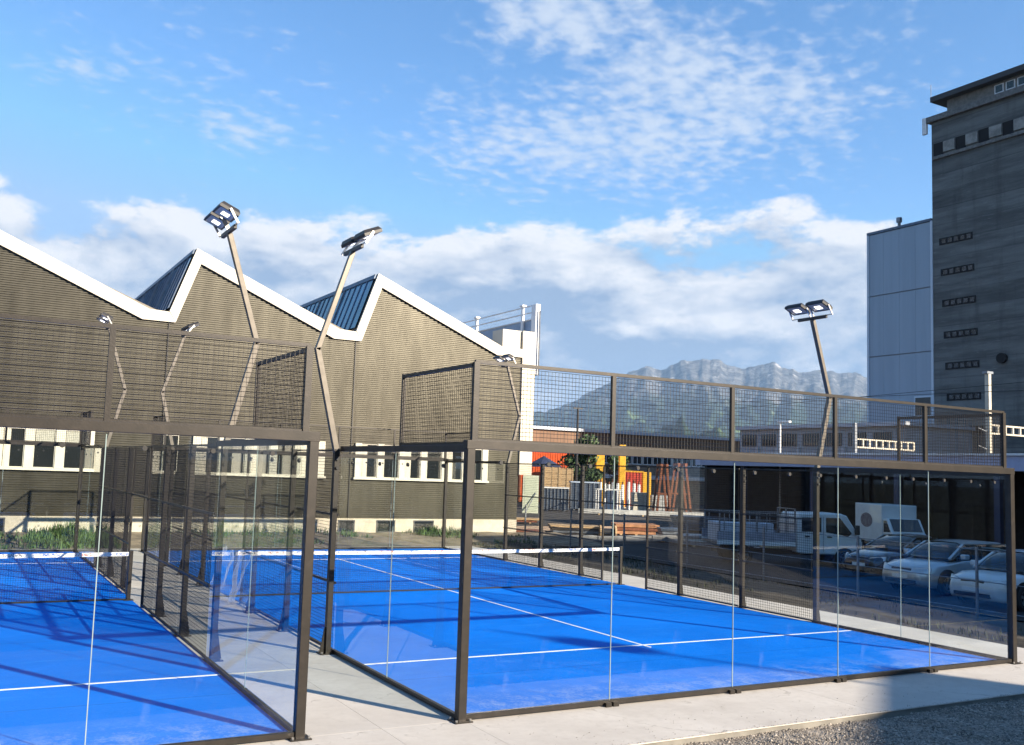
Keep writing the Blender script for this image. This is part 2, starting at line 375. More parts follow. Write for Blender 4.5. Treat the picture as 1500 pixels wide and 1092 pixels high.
# ------------------------------------------------------------------ turf
def turf_material():
    m = bpy.data.materials.new('blue_turf'); m.use_nodes = True; t = NT(m.node_tree); b = m.node_tree.nodes['Principled BSDF']
    v = t.n('ShaderNodeTexCoord').outputs['Object']
    n1 = t.noise(v, 0.45, 5, 0.6, 0.6); n2 = t.noise(v, 3.0, 6, 0.65); n3 = t.noise(v, 240, 2, 0.6)
    mpn = t.n('ShaderNodeMapping'); t.l(v, mpn.inputs[0]); mpn.inputs['Scale'].default_value = (0.35, 2.2, 1); mpn.inputs['Rotation'].default_value = (0, 0, 0.2); n4 = t.noise(mpn.outputs[0], 1.6, 6, 0.7)
    c = t.mix(t.ss(n1, 0.3, 0.7), (0.0, 0.165, 0.70), (0.0, 0.205, 0.84))
    c = t.mix(t.m('MULTIPLY', t.ss(n2, 0.5, 0.8), 0.4), c, (0.0, 0.22, 0.86))
    c = t.mix(t.m('MULTIPLY', t.ss(n4, 0.52, 0.76), 0.55), c, (0.03, 0.27, 0.82))
    c = t.mix(t.m('MULTIPLY', t.ss(n3, 0.4, 0.7), 0.35), c, (0.0, 0.09, 0.50))
    sx = t.n('ShaderNodeSeparateXYZ'); t.l(v, sx.inputs[0])
    seam = t.m('LESS_THAN', t.m('ABSOLUTE', t.m('SUBTRACT', t.m('FRACT', t.m('MULTIPLY', sx.outputs[1], 0.25)), 0.5)), 0.0022)
    c = t.mix(t.m('MULTIPLY', seam, 0.45), c, (0.0, 0.05, 0.30))
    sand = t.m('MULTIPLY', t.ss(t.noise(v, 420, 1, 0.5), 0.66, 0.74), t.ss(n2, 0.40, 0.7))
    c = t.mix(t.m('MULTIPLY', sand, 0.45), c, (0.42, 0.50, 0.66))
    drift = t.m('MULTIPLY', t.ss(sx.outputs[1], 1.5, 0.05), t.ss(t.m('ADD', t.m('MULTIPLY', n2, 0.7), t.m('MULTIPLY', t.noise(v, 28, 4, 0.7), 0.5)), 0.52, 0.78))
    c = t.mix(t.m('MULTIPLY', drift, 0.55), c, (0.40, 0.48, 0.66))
    t.l(c, b.inputs['Base Color']); b.inputs['Roughness'].default_value = 0.75; b.inputs['Specular IOR Level'].default_value = 0.08
    bn = t.n('ShaderNodeBump'); bn.inputs['Strength'].default_value = 0.5; bn.inputs['Distance'].default_value = 0.006
    t.l(n3, bn.inputs['Height']); t.l(bn.outputs[0], b.inputs['Normal'])
    return m
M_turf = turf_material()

# ================================================================== PADEL COURTS
POST_Y = (4.0, 6.0, 8.0, 12.0, 14.0, 16.0)
def wire_panel(w, h, pitch=0.05, r=0.0032):
    """welded wire in the x-z plane, w by h, origin at the lower left"""
    b = MB(); n = max(1, round(w / pitch)); k = max(1, round(h / pitch))
    for i in range(n + 1): b.bar((w * i / n, r, 0), (w * i / n, r, h), 2 * r, n=3)
    for j in range(k + 1): b.bar((0, -r, h * j / k), (w, -r, h * j / k), 2 * r, n=3)
    return b
mesh_cache = {}
def mesh_panel(parent, w, h, loc, rz):
    key = (round(w, 3), round(h, 3))
    if key not in mesh_cache: mesh_cache[key] = wire_panel(w, h).mesh('mesh_panel', M_wire, fixn=False)
    return link('mesh_panel', mesh_cache[key], parent, loc, rz)
glass_cache = {}
def glass_panel(parent, w, h, loc, rz):
    key = (round(w, 3), round(h, 3))
    if key not in glass_cache: glass_cache[key] = MB().box(0, w, -0.005, 0.005, 0, h).mesh('glass_panel', M_glass)
    return link('glass_panel', glass_cache[key], parent, loc, rz)
post_me = MB().box(-0.05, 0.05, -0.05, 0.05, 0, 3.05).mesh('corner_post', M_frame)
side_me = MB().box(-0.04, 0.04, -0.05, 0.05, 0, 3.0).mesh('post', M_frame)
fm = MB(); fm.box(-0.13, 0.13, -0.10, 0.10, 0.0, 0.012); fm.prism([(-0.12, 0.012), (-0.04, 0.012), (-0.04, 0.38), (-0.055, 0.38)], 'y', -0.012, 0.012)
foot_me = fm.mesh('foot_plate', M_frame)
bolt_me = MB().bar((0, 0, 0), (0, 0, 0.03), 0.028, n=6).mesh('bolt', M_bolt)
clamp_me = MB().box(-0.04, 0.04, -0.02, 0.02, 0, 0.05).mesh('clamp', M_frame)
stud_me = MB().bar((0, 0, 0), (0, -0.025, 0), 0.05, n=8).mesh('glass_fitting', M_black)
def court(name, label, X0, label_turf):
    c = thing(name, label, 'padel court', (X0, 0, 0))
    P = lambda b, n, m=M_frame: b.build(n, m, c)
    def side_frame(sx):
        """sx = 0 left wall (posts outside at -x), 1 right wall"""
        x = 0.0 if sx == 0 else 10.0; o = -1 if sx == 0 else 1
        xp = x + o * 0.09
        for y in POST_Y:
            p = link('post', side_me, c, (xp, y, 0)); bevel(p, 0.004)
            f = link('foot_plate', foot_me, c, (xp, y, 0))
            if o > 0: f.rotation_euler.z = math.pi
            for (bx, by) in ((-0.1, -0.07), (-0.1, 0.07)): link('bolt', bolt_me, f, (bx, by, 0.006))
            for z in (2.72, 2.85):
                s = link('stud', stud_me, p, (0, -0.05, z))
        for d in (0, 1):
            ya, yb = (0.05, 4.0) if d == 0 else (16.0, 19.95)
            P(MB().box(x - 0.03, x + 0.03, ya, yb, 2.965, 3.045), 'top_beam')
            P(MB().box(x - 0.025, x + 0.025, ya, yb, 0.012, 0.06), 'base_rail')
            for k in range(2):
                y0 = (0.055 if d == 0 else 16.0) + k * 1.97
                glass_panel(c, 1.962, 2.90, (x, y0 + 0.004, 0.062), math.pi / 2)
            ym = (0.055 if d == 0 else 16.0) + 1.97
            P(MB().box(x - 0.006, x + 0.006, ym - 0.004, ym + 0.004, 0.062, 2.96), 'glass_joint', M_seam)
            # upper wire corner return
            yu0, yu1 = (0.0, 2.0) if d == 0 else (18.0, 20.0)
            xu = x - o * 0.06
            P(MB().box(xu - 0.02, xu + 0.02, yu0 + 0.05, yu1 - 0.02, 3.95, 3.99), 'mesh_rail')
            P(MB().box(xu - 0.02, xu + 0.02, yu0 + 0.05, yu1 - 0.02, 3.05, 3.08), 'mesh_rail')
            yy = yu1 if d == 0 else yu0
            P(MB().box(xu - 0.022, xu + 0.022, yy - 0.022, yy + 0.022, 3.045, 4.0), 'mesh_post')
            mesh_panel(c, 1.94, 0.86, (xu, yu0 + 0.03, 3.085), math.pi / 2)
            for z in (2.80,):
                for yy in (ya + 0.5, ya + 1.5, ya + 2.4, ya + 3.4):
                    s = link('glass_fitting', stud_me, c, (x - o * -0.03, yy, z)); s.rotation_euler.z = R(90) * o
        # wire sections between posts, with doorways either side of the net post
        for (ya, yb) in ((4.0, 6.0), (6.0, 8.0), (8.0, 9.1), (10.9, 12.0), (12.0, 14.0), (14.0, 16.0)):
            for z0, z1 in ((0.06, 1.0), (1.03, 2.0), (2.03, 2.97)):
                mesh_panel(c, yb - ya - 0.06, z1 - z0 - 0.02, (x, ya + 0.03, z0 + 0.01), math.pi / 2)
            for z in (0.045, 1.015, 2.015, 2.985):
                P(MB().box(x - 0.015, x + 0.015, ya + 0.02, yb - 0.02, z - 0.015, z + 0.015), 'rail')
        mesh_panel(c, 1.74, 0.9, (x, 9.13, 2.06), math.pi / 2)
        P(MB().box(x - 0.02, x + 0.02, 9.1, 10.9, 2.97, 3.0), 'door_head'); P(MB().box(x - 0.02, x + 0.02, 9.1, 10.9, 2.0, 2.035), 'door_head')
        for y in (9.1, 10.9): P(MB().box(x - 0.022, x + 0.022, y - 0.022, y + 0.022, 0.0, 2.965), 'door_post')
    def end_wall(d):
        y = 0.0 if d == 0 else 20.0; o = 1 if d == 0 else -1     # o: towards the court
        for x in (0.0, 10.0):
            p = link('corner_post', post_me, c, (x, y, 0)); bevel(p, 0.005)
            f = link('foot_plate', MB().box(-0.11, 0.11, -0.10, 0.10, 0, 0.012).mesh('foot_plate', M_frame), c, (x, y, 0))
            for (bx, by) in ((-0.085, -0.075), (0.085, -0.075), (0.085, 0.075), (-0.085, 0.075)): link('bolt', bolt_me, f, (bx, by, 0.006))
            P(MB().box((x + (0.04 if x < 5 else -0.11)), (x + (0.11 if x < 5 else -0.04)), y - 0.03 + o * 0.05, y + 0.03 + o * 0.05, 3.05, 4.0), 'mesh_post')
        bevel(P(MB().box(-0.06, 10.06, y - 0.052, y + 0.052, 3.0, 3.10), 'top_beam'), 0.004)
        P(MB().box(0.05, 9.95, y - 0.028, y + 0.028, 0.018, 0.072), 'base_rail')
        for k in range(5):
            x0 = 0.055 + 1.978 * k
            glass_panel(c, 1.970, 2.92, (x0 + 0.004, y, 0.074), 0)
            if k: 
                P(MB().box(x0 - 0.0045, x0 + 0.0045, y - 0.006, y + 0.006, 0.074, 2.99), 'glass_joint', M_seam)
                P(MB().box(x0 - 0.028, x0 + 0.028, y + o * 0.05 - 0.022, y + o * 0.05 + 0.022, 3.10, 3.985), 'mesh_post')
                for e in (-0.055, 0.055): link('clamp', clamp_me, c, (x0 + e, y - o * 0.05, 0.0))
            for e in (0.35, 1.0, 1.6): link('glass_fitting', stud_me, c, (x0 + e, y - 0.006, 2.86))
            mesh_panel(c, 1.93, 0.84, (x0 + 0.025, y + o * 0.05, 3.125), 0)
            P(MB().box(x0 + 0.012, x0 + 1.966, y + o * 0.05 - 0.015, y + o * 0.05 + 0.015, 3.102, 3.124), 'mesh_rail')
        P(MB().box(0.06, 9.94, y + o * 0.05 - 0.02, y + o * 0.05 + 0.02, 3.986, 4.026), 'mesh_rail')
    side_frame(0); side_frame(1); end_wall(0); end_wall(1)
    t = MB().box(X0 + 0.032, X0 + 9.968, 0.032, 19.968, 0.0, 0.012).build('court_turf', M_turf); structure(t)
    L = []
    for y in (3.05, 16.95): L.append((0.04, 9.96, y - 0.025, y + 0.025))
    L += [(4.975, 5.025, 2.85, 3.024), (4.975, 5.025, 3.076, 9.97), (4.975, 5.025, 10.03, 16.924), (4.975, 5.025, 16.976, 17.15)]
    for (a, b, cc, d) in L:
        MB().box(X0 + a, X0 + b, cc, d, 0.0125, 0.016).build('painted_line', M_whiteline, t)
    return c
LX = -11.856
court('padel_court', 'glass and mesh padel court beside the shaded car park', 0.0, '')
court('padel_court', 'glass and mesh padel court separated from the car park by the other court', LX, '')

# ------------------------------------------------------------------ nets
def band_material():
    m = bpy.data.materials.new('printed_net_band'); m.use_nodes = True; t = NT(m.node_tree); b = m.node_tree.nodes['Principled BSDF']
    v = t.n('ShaderNodeTexCoord').outputs['Object']; sp = t.n('ShaderNodeSeparateXYZ'); t.l(v, sp.inputs[0]); x, y, z = sp.outputs
    fx = t.m('FRACT', t.m('MULTIPLY', x, 1.6)); cell = t.m('FLOOR', t.m('MULTIPLY', x, 1.6))
    inx = t.m('MULTIPLY', t.m('GREATER_THAN', fx, 0.22), t.m('LESS_THAN', fx, 0.78))
    inz = t.m('MULTIPLY', t.m('GREATER_THAN', z, 0.865), t.m('LESS_THAN', z, 0.915))
    letters = t.m('GREATER_THAN', t.noise(v, 55, 2, 0.5), 0.50)
    wn = t.n('ShaderNodeTexWhiteNoise', noise_dimensions='1D'); t.l(cell, wn.inputs['W'])
    cr = t.n('ShaderNodeValToRGB'); cr.color_ramp.interpolation = 'CONSTANT'; t.l(wn.outputs[0], cr.inputs[0])
    e = cr.color_ramp.elements; e[0].color = (0.05, 0.05, 0.06, 1); e[1].position = 0.35; e[1].color = (0.55, 0.08, 0.04, 1); q_ = e.new(0.65); q_.color = (0.03, 0.12, 0.45, 1)
    f = t.m('MULTIPLY', t.m('MULTIPLY', inx, inz), t.m('MULTIPLY', letters, 0.85))
    t.l(t.mix(f, (0.82, 0.82, 0.80), cr.outputs[0]), b.inputs['Base Color']); b.inputs['Roughness'].default_value = 0.7
    return m
M_band = band_material()
def net(X0, label):
    n = thing('court_net', label, 'net', (X0, 10, 0), group='padel nets')
    for x in (0.10, 9.90):
        p = bevel(MB().box(x - 0.035, x + 0.035, -0.035, 0.035, 0, 0.96).build('net_post', M_frame, n), 0.004)
        MB().box(x - 0.09, x + 0.09, -0.09, 0.09, 0.012, 0.022).build('base_plate', M_frame, p)
    w = MB(); zt = lambda x: 0.86 - 0.03 * (1 - ((x - 5) / 5) ** 2)
    N = 228
    for i in range(N + 1):
        x = 0.15 + 9.7 * i / N; w.bar((x, 0, 0.02), (x, 0, zt(x)), 0.0046, n=3)
    for j in range(21):
        for s in range(10):
            a, b = 0.15 + .97 * s, 0.15 + .97 * (s + 1)
            w.bar((a, 0, 0.02 + (zt(a) - .02) * j / 20), (b, 0, 0.02 + (zt(b) - .02) * j / 20), 0.0046, n=3)
    o = w.build('net_mesh', M_net, n, fixn=False); o['kind'] = 'stuff'
    bd = MB(); rings = []
    for s in range(21):
        x = 0.14 + 9.72 * s / 20; z = zt(x)
        rings.append([(x, -0.008, z), (x, 0.008, z), (x, 0.008, z + 0.075), (x, -0.008, z + 0.075)])
    bd.loft(rings); bd.build('top_band', M_band, n)
    for x in (0.145, 9.855): MB().box(x - 0.006, x + 0.006, -0.004, 0.004, 0.03, 0.85).build('side_tape', M_steel, n)
    MB().box(0.15, 9.85, -0.007, 0.007, 0.016, 0.045).build('bottom_tape', M_net, n)
net(0.0, 'padel net with printed white band on the court beside the car park')
net(LX, 'padel net with printed white band on the court away from the car park')

# ------------------------------------------------------------------ flood light masts
def mast(bx, y, out, label):
    t = thing('floodlight_mast', label, 'floodlight mast', (bx, y, 3.0), group='floodlight masts of the courts')
    bevel(MB().bar((out * 0.09, 0, -0.05), (out * 0.47, 0, 1.50), 0.085, 0.085).build('lower_arm', M_mast, t), 0.006)
    bevel(MB().bar((out * 0.47, 0, 1.46), (out * -0.02, 0, 3.02), 0.085, 0.075).build('upper_arm', M_mast, t), 0.006)
    x0 = -out * 0.03; z0 = 3.05
    bar = bevel(MB().bar((x0, -0.36, z0), (x0, 0.36, z0), 0.05, 0.06).build('crossbar', M_plastic, t), 0.005)
    for s in (-1, 1):
        yc = s * 0.27; tilt = R(28)
        L = MB(); w2, h2 = 0.215, 0.15
        c = Vector((x0 - out * 0.12, yc, z0 + 0.20))
        ax = Vector((-out * math.cos(tilt), 0, -math.sin(tilt) * 0.15)).normalized()
        ex = Vector((-out, 0, 0.42)).normalized(); ey = Vector((0, 1, 0)); en = ex.cross(ey).normalized()
        if en.z > 0: en = -en
        def pt(a, b, d): return c + ex * a + ey * b + en * d
        b = MB(); b.loft([[pt(-h2 * .8, -w2 * .85, -0.07), pt(h2 * .8, -w2 * .85, -0.07), pt(h2 * .8, w2 * .85, -0.07), pt(-h2 * .8, w2 * .85, -0.07)], [pt(-h2, -w2, -0.02), pt(h2, -w2, -0.02), pt(h2, w2, -0.02), pt(-h2, w2, -0.02)], [pt(-h2, -w2, 0.025), pt(h2, -w2, 0.025), pt(h2, w2, 0.025), pt(-h2, w2, 0.025)]])
        hd = b.build('floodlight', M_plastic, t)
        def plate(a, b, d0, d1): return MB().loft([[pt(-a, -b, d0), pt(a, -b, d0), pt(a, b, d0), pt(-a, b, d0)], [pt(-a * .97, -b * .97, d1), pt(a * .97, -b * .97, d1), pt(a * .97, b * .97, d1), pt(-a * .97, b * .97, d1)]])
        plate(h2 * .82, w2 * .84, 0.024, 0.029).build('lens', M_lens, hd)
        plate(h2 * .38, w2 * .34, 0.030, 0.034).build('led_cluster', M_led, hd)
        y_ = MB()
        for e in (-1, 1): y_.bar((x0, yc + e * 0.23, z0 + 0.02), pt(0, e * (w2 + 0.015), -0.01), 0.018, 0.03)
        y_.bar((x0, yc - 0.23, z0 + 0.03), (x0, yc + 0.23, z0 + 0.03), 0.02, 0.02)
        y_.build('yoke', M_bolt, hd)
    return t
mast(10, 4, 1, 'kinked floodlight mast on the car park side wall, at the gravel end')
mast(10, 16, 1, 'kinked floodlight mast on the car park side wall, at the hall end')
mast(0, 4, -1, 'kinked floodlight mast on the inner wall of the car park court, gravel end')
mast(0, 16, -1, 'kinked floodlight mast on the inner wall of the car park court, hall end')
mast(LX + 10, 4, 1, 'kinked floodlight mast on the court away from the car park, gravel end')
mast(LX + 10, 16, 1, 'kinked floodlight mast on the court away from the car park, hall end')

# plastic sheet hanging by the glass in the gap between the courts
ps = MB(); rings = []
rg = random.Random(5)
for j in range(15):
    z = 0.02 + 1.02 * j / 14; r = []
    for i in range(57):
        t_ = i / 56; yy = 8.15 + 2.3 * t_ + 0.06 * math.sin(j * 0.9) + 0.12 * (1 - j / 14) * math.sin(9 * t_)
        xx = -0.13 + 0.07 * math.sin(t_ * 23 + j * 0.45) + 0.035 * noise.noise((t_ * 5, j * 0.4, 1.0)) - 0.16 * (1 - j / 14) ** 2 * (0.5 + 0.5 * math.sin(t_ * 9))
        r.append((xx, yy, z + 0.04 * math.sin(t_ * 7)))
    rings.append(r)
ps.loft(rings, cap=False, closed=False)
def foil_material():
    m = bpy.data.materials.new('clear_plastic_foil'); m.use_nodes = True; t = NT(m.node_tree); m.node_tree.nodes.clear()
    tr = t.n('ShaderNodeBsdfTransparent'); tr.inputs[0].default_value = (0.95, 0.96, 0.97, 1)
    df = t.n('ShaderNodeBsdfTranslucent'); df.inputs[0].default_value = (0.8, 0.82, 0.85, 1); d2 = t.n('ShaderNodeBsdfDiffuse'); d2.inputs[0].default_value = (0.8, 0.82, 0.85, 1)
    gl = t.n('ShaderNodeBsdfGlossy'); gl.inputs['Roughness'].default_value = 0.15
    a = t.n('ShaderNodeAddShader'); m0 = t.n('ShaderNodeMixShader'); m0.inputs[0].default_value = 0.5; t.l(df.outputs[0], m0.inputs[1]); t.l(d2.outputs[0], m0.inputs[2])
    lw = t.n('ShaderNodeLayerWeight'); lw.inputs[0].default_value = 0.35
    m1 = t.n('ShaderNodeMixShader'); t.l(t.m('ADD', t.m('MULTIPLY', lw.outputs['Facing'], 0.5), 0.08), m1.inputs[0]); t.l(tr.outputs[0], m1.inputs[1]); t.l(m0.outputs[0], m1.inputs[2])
    m2 = t.n('ShaderNodeMixShader'); m2.inputs[0].default_value = 0.08; t.l(m1.outputs[0], m2.inputs[1]); t.l(gl.outputs[0], m2.inputs[2])
    o = t.n('ShaderNodeOutputMaterial'); t.l(m2.outputs[0], o.inputs[0]); return m
pso = ps.build('plastic_sheet', foil_material(), smooth=True)
tag(pso, 'crumpled clear plastic sheet draped over the inner doorway of the car park court', 'plastic sheet')

# ================================================================== SAWTOOTH HALL
YF = 25.0
hall = thing('sawtooth_hall', 'long factory hall with sawtooth roof and ribbed bronze cladding', 'factory hall', (2, YF, 0))
hall_inv = Vector((-2, -YF, 0))
def hp(b, name, m, parent=None, smooth=False):
    b.v = [(x - 2, y - YF, z) for x, y, z in b.v]; o = b.build(name, m, parent or hall, smooth); return o
def cladding_material():
    m = bpy.data.materials.new('ribbed_bronze_cladding'); m.use_nodes = True; t = NT(m.node_tree); b = m.node_tree.nodes['Principled BSDF']
    v = t.n('ShaderNodeTexCoord').outputs['Object']
    mpn = t.n('ShaderNodeMapping'); t.l(v, mpn.inputs[0]); mpn.inputs['Scale'].default_value = (1.2, 1, 0.35)
    f = t.ss(t.noise(mpn.outputs[0], 1.1, 6, 0.65), 0.3, 0.7)
    c = t.mix(f, (0.060, 0.0565, 0.046), (0.090, 0.085, 0.069))
    mpv = t.n('ShaderNodeMapping'); t.l(v, mpv.inputs[0]); mpv.inputs['Scale'].default_value = (3.5, 1, 0.10)
    c = t.mix(t.m('MULTIPLY', t.ss(t.noise(mpv.outputs[0], 1.0, 5, 0.7), 0.52, 0.75), 0.5), c, (0.036, 0.033, 0.028))
    t.l(c, b.inputs['Base Color']); b.inputs['Metallic'].default_value = 0.82; b.inputs['Roughness'].default_value = 0.43; b.inputs['Specular IOR Level'].default_value = 0.6
    return m
M_clad = cladding_material()
ZV, ZP, PER, PK = 7.95, 10.33, 7.105, 0.83
VAL = [-13.0, -5.855, 1.25, 8.36]
def clad_bay(v0, v1, last=False):
    b = MB(); pitch = 0.078; z = 0.72; dep = 0.032
    zmax = ZP - 0.25
    xp = v0 + PK
    def xr(zz):
        zz += 0.18
        if zz <= ZV: return v0, v1
        t_ = (zz - ZV) / (ZP - ZV)
        end = v1 - (0.75 if not last else 1.0)
        return v0 + PK * t_, end + (xp - end) * t_
    while z < zmax:
        x0, x1 = xr(z + pitch)
        if x1 - x0 < 0.05: break
        x0 += 0.01; x1 -= 0.01
        pr = [(0, 0), (dep, 0.011), (dep, 0.043), (0, 0.054), (0, pitch)]
        for k in range(4):
            (d0, a0), (d1, a1) = pr[k], pr[k + 1]
            b.quad((x0, YF - d0, z + a0), (x1, YF - d0, z + a0), (x1, YF - d1, z + a1), (x0, YF - d1, z + a1))
        z += pitch
    return hp(b, 'cladding', M_clad)
clad_bay(VAL[0], VAL[1]); clad_bay(VAL[1], VAL[2]); clad_bay(VAL[2], VAL[3]); clad_bay(VAL[3], 16.0, True)
# solid core behind the cladding, roof slopes running back
ROOFY = 62.0
core = []
for v0, v1 in ((VAL[0], VAL[1]), (VAL[1], VAL[2]), (VAL[2], VAL[3])): core += [(v0, ZV), (v0 + PK, ZP)]
core += [(VAL[3], ZV), (VAL[3] + PK, ZP), (15.0, ZV), (16.0, ZV)]
poly = [(VAL[0], 0)] + core + [(16.0, 0)]
# inset a little
hp(MB().prism([(x, max(0.0, z - 0.12)) for x, z in poly], 'y', YF + 0.03, ROOFY), 'wall', mat('hall_wall', (0.20, 0.18, 0.15), 0.8, var=0.1))
M_roof = mat('grey_roofing', (0.25, 0.25, 0.25), 0.8, var=0.15)
M_nglass = mat('north_light_glass', (0.05, 0.15, 0.28), 0.08, 0.0, var=0.35, vscale=0.5, spec=0.8)
M_bluetrim = mat('blue_grey_trim', (0.10, 0.14, 0.20), 0.5, 0.2, var=0.2)
FT = 0.50
def fascia(x0, z0, x1, z1, name='fascia', t=FT):
    """white trim board hanging below the roof line between two points"""
    b = MB(); b.prism([(x0, z0), (x1, z1), (x1, z1 - t), (x0, z0 - t)], 'y', YF - 0.12, YF - 0.035); return hp(b, name, M_cream)
def strip(p, q, w, w2=None):
    """board of width w measured square to the roof line, below it"""
    p = Vector(p); q = Vector(q); d = (q - p).normalized(); n = Vector((d.y, -d.x)); return n * w
for k, v0 in enumerate(VAL):
    v1 = VAL[k + 1] if k + 1 < len(VAL) else 16.0
    flat = 0.70 if k + 1 < len(VAL) else 1.05
    A, B, C, Dp = (v0, ZV + 0.03), (v0 + PK, ZP + 0.03), (v1 - flat, ZV + 0.03), (v1, ZV + 0.0)
    dn = Vector((C[0] - B[0], C[1] - B[1])).normalized(); n1_ = Vector((dn.y, -dn.x)) * 0.44
    if n1_.y > 0: n1_ = -n1_
    up_ = Vector((B[0] - A[0], B[1] - A[1])).normalized(); n2_ = Vector((up_.y, -up_.x)) * 0.34
    if n2_.x < 0: n2_ = -n2_
    # inner intersection under the peak
    def inter(p, d, q, e):
        det = d.x * -e.y + e.x * d.y; w = q - p; t_ = (w.x * -e.y + e.x * w.y) / det; return p + d * t_
    Bi = inter(Vector(A) + n2_, up_, Vector(C) + n1_, dn)
    Ci = inter(Vector(C) + n1_, dn, Vector((0, ZV - 0.36)), Vector((1, 0)))
    Ai = inter(Vector(A) + n2_, up_, Vector((0, ZV - 0.36)), Vector((1, 0)))
    y0, y1 = YF - 0.13, YF - 0.03
    hp(MB().prism([A, B, tuple(Bi), tuple(Ai)], 'y', y0, y1), 'fascia', M_cream)
    hp(MB().prism([(B[0] + 0.003, B[1]), C, tuple(Ci), (Bi.x + 0.003, Bi.y)], 'y', y0 + 0.004, y1), 'fascia', M_cream)
    xe = v1 - 0.004 if k + 1 < len(VAL) else 16.0
    vend = (VAL[k + 1] + (Ai.x - A[0])) if k + 1 < len(VAL) else 16.0
    hp(MB().prism([(C[0] + .003, C[1]), (xe, ZV), (vend - 0.003 if k + 1 < len(VAL) else 16.0, ZV - 0.36), (Ci.x + 0.003, Ci.y)], 'y', y0 + 0.008, y1), 'fascia', M_cream)
    # roof slope sheet
    hp(MB().prism([(B[0] - 0.02, B[1] + 0.0), C, (C[0], C[1] - 0.1), (B[0] - 0.02, B[1] - 0.12)], 'y', YF - 0.028, ROOFY), 'roof', M_roof)
    # north light glazing: panes with glazing bars, framed above and below
    frame = hp(MB().prism([(B[0] - 0.10, B[1] - 0.02), (B[0] + 0.02, B[1] - 0.02), (B[0] - 0.02, B[1] - 0.2), (B[0] - 0.16, B[1] - 0.2)], 'y', YF - 0.02, ROOFY), 'north_light', M_bluetrim)
    Y = YF + 0.12; n_ = 0
    while Y < ROOFY - 1.2:
        w = 0.62
        a0 = Vector(A) + up_ * 0.16; b0 = Vector(A) + up_ * (math.dist(A, B) - 0.22)
        o_ = Vector((-up_.y, up_.x)) * 0.04
        pane = MB(); pane.quad((a0.x + o_.x, Y, a0.y + o_.y), (a0.x + o_.x, Y + w - 0.05, a0.y + o_.y), (b0.x + o_.x, Y + w - 0.05, b0.y + o_.y), (b0.x + o_.x, Y, b0.y + o_.y))
        if k > 0: hp(pane, 'pane', M_nglass, frame)
        if k > 0:
            big = 0.10 if n_ % 5 == 4 else 0.045
            br = MB().bar((a0.x + o_.x * 1.2, Y + w - 0.025, a0.y + o_.y * 1.2), (b0.x + o_.x * 1.2, Y + w - 0.025, b0.y + o_.y * 1.2), big, 0.06, up=(0, 1, 0)); hp(br, 'glazing_bar', M_bluetrim if n_ % 5 != 4 else M_steel, frame)
        Y += w; n_ += 1
# plinth with basement windows
hp(MB().box(VAL[0], 16.0, YF + 0.001, YF + 0.029, 0.0, 0.72), 'plinth', M_conc)
for (u0, u1) in ((-6.6, -5.4), (-4.3, -3.5), (8.0, 8.7), (9.6, 10.4), (11.2, 12.1)):
    f = hp(MB().box(u0, u1, YF - 0.02, YF - 0.001, 0.18, 0.66), 'basement_window', mat('dark_frame', (0.06, 0.06, 0.065), 0.5))
    hp(MB().box(u0 + 0.05, u1 - 0.05, YF - 0.026, YF - 0.021, 0.22, 0.62), 'pane', M_winglass, f)
# bands of windows
M_blind = mat('woven_blind', (0.36, 0.36, 0.30), 0.9, var=0.2, vscale=30)
def window(x0, x1, z0, z1, kind):
    f = MB(); y0, y1 = YF - 0.085, YF - 0.03; t = 0.028
    f.box(x0, x1, y0, y1, z0, z0 + t); f.box(x0, x1, y0, y1, z1 - t, z1)
    f.box(x0, x0 + t, y0, y1, z0 + t, z1 - t); f.box(x1 - t, x1, y0, y1, z0 + t, z1 - t)
    o = hp(f, 'window', M_creamframe)
    hp(MB().box(x0 + t, x1 - t, YF - 0.045, YF - 0.034, z0 + t, z1 - t), 'pane', M_winglass, o)
    if kind == 1: hp(MB().box(x0 + t + .02, x1 - t - .02, YF - 0.056, YF - 0.047, z1 - t - 0.42, z1 - t), 'blind', M_blind, o)
    if kind == 2: hp(MB().box(x0 + t + .02, x0 + t + 0.22, YF - 0.056, YF - 0.047, z0 + t, z1 - t), 'curtain', M_cream, o)
def band(x0, x1, unit=0.94, pil=0.27):
    x = x0; i = 0
    while x + unit <= x1 + 0.01:
        hp(MB().box(x, x + pil - 0.004, YF - 0.12, YF - 0.03, 2.30, 3.62), 'pilaster', M_creamframe)
        window(x + pil, x + unit - 0.004, 2.30, 3.60, (1, 1, 2, 1, 2)[i % 5] if x0 < 0 else (2, 0, 2, 0)[i % 4]); x += unit; i += 1
    hp(MB().box(x, x + pil - 0.004, YF - 0.12, YF - 0.03, 2.30, 3.62), 'pilaster', M_creamframe)
    hp(MB().box(x0 - 0.05, x + pil + 0.05, YF - 0.16, YF - 0.03, 2.22, 2.297), 'sill', M_creamframe)
band(-12.5, -0.3)
band(2.35, 7.1)
band(8.55, 14.6)
window(1.32, 1.85, 2.3, 3.6, 0)
hp(MB().bar((1.27, YF - 0.04, 0.75), (1.27, YF - 0.04, 7.55), 0.035, 0.03), 'joint_strip', M_plastic)
hp(MB().bar((8.38, YF - 0.04, 0.75), (8.38, YF - 0.04, 7.55), 0.035, 0.03), 'joint_strip', M_plastic)
hp(MB().bar((-5.83, YF - 0.04, 0.75), (-5.83, YF - 0.04, 7.55), 0.035, 0.03), 'joint_strip', M_plastic)
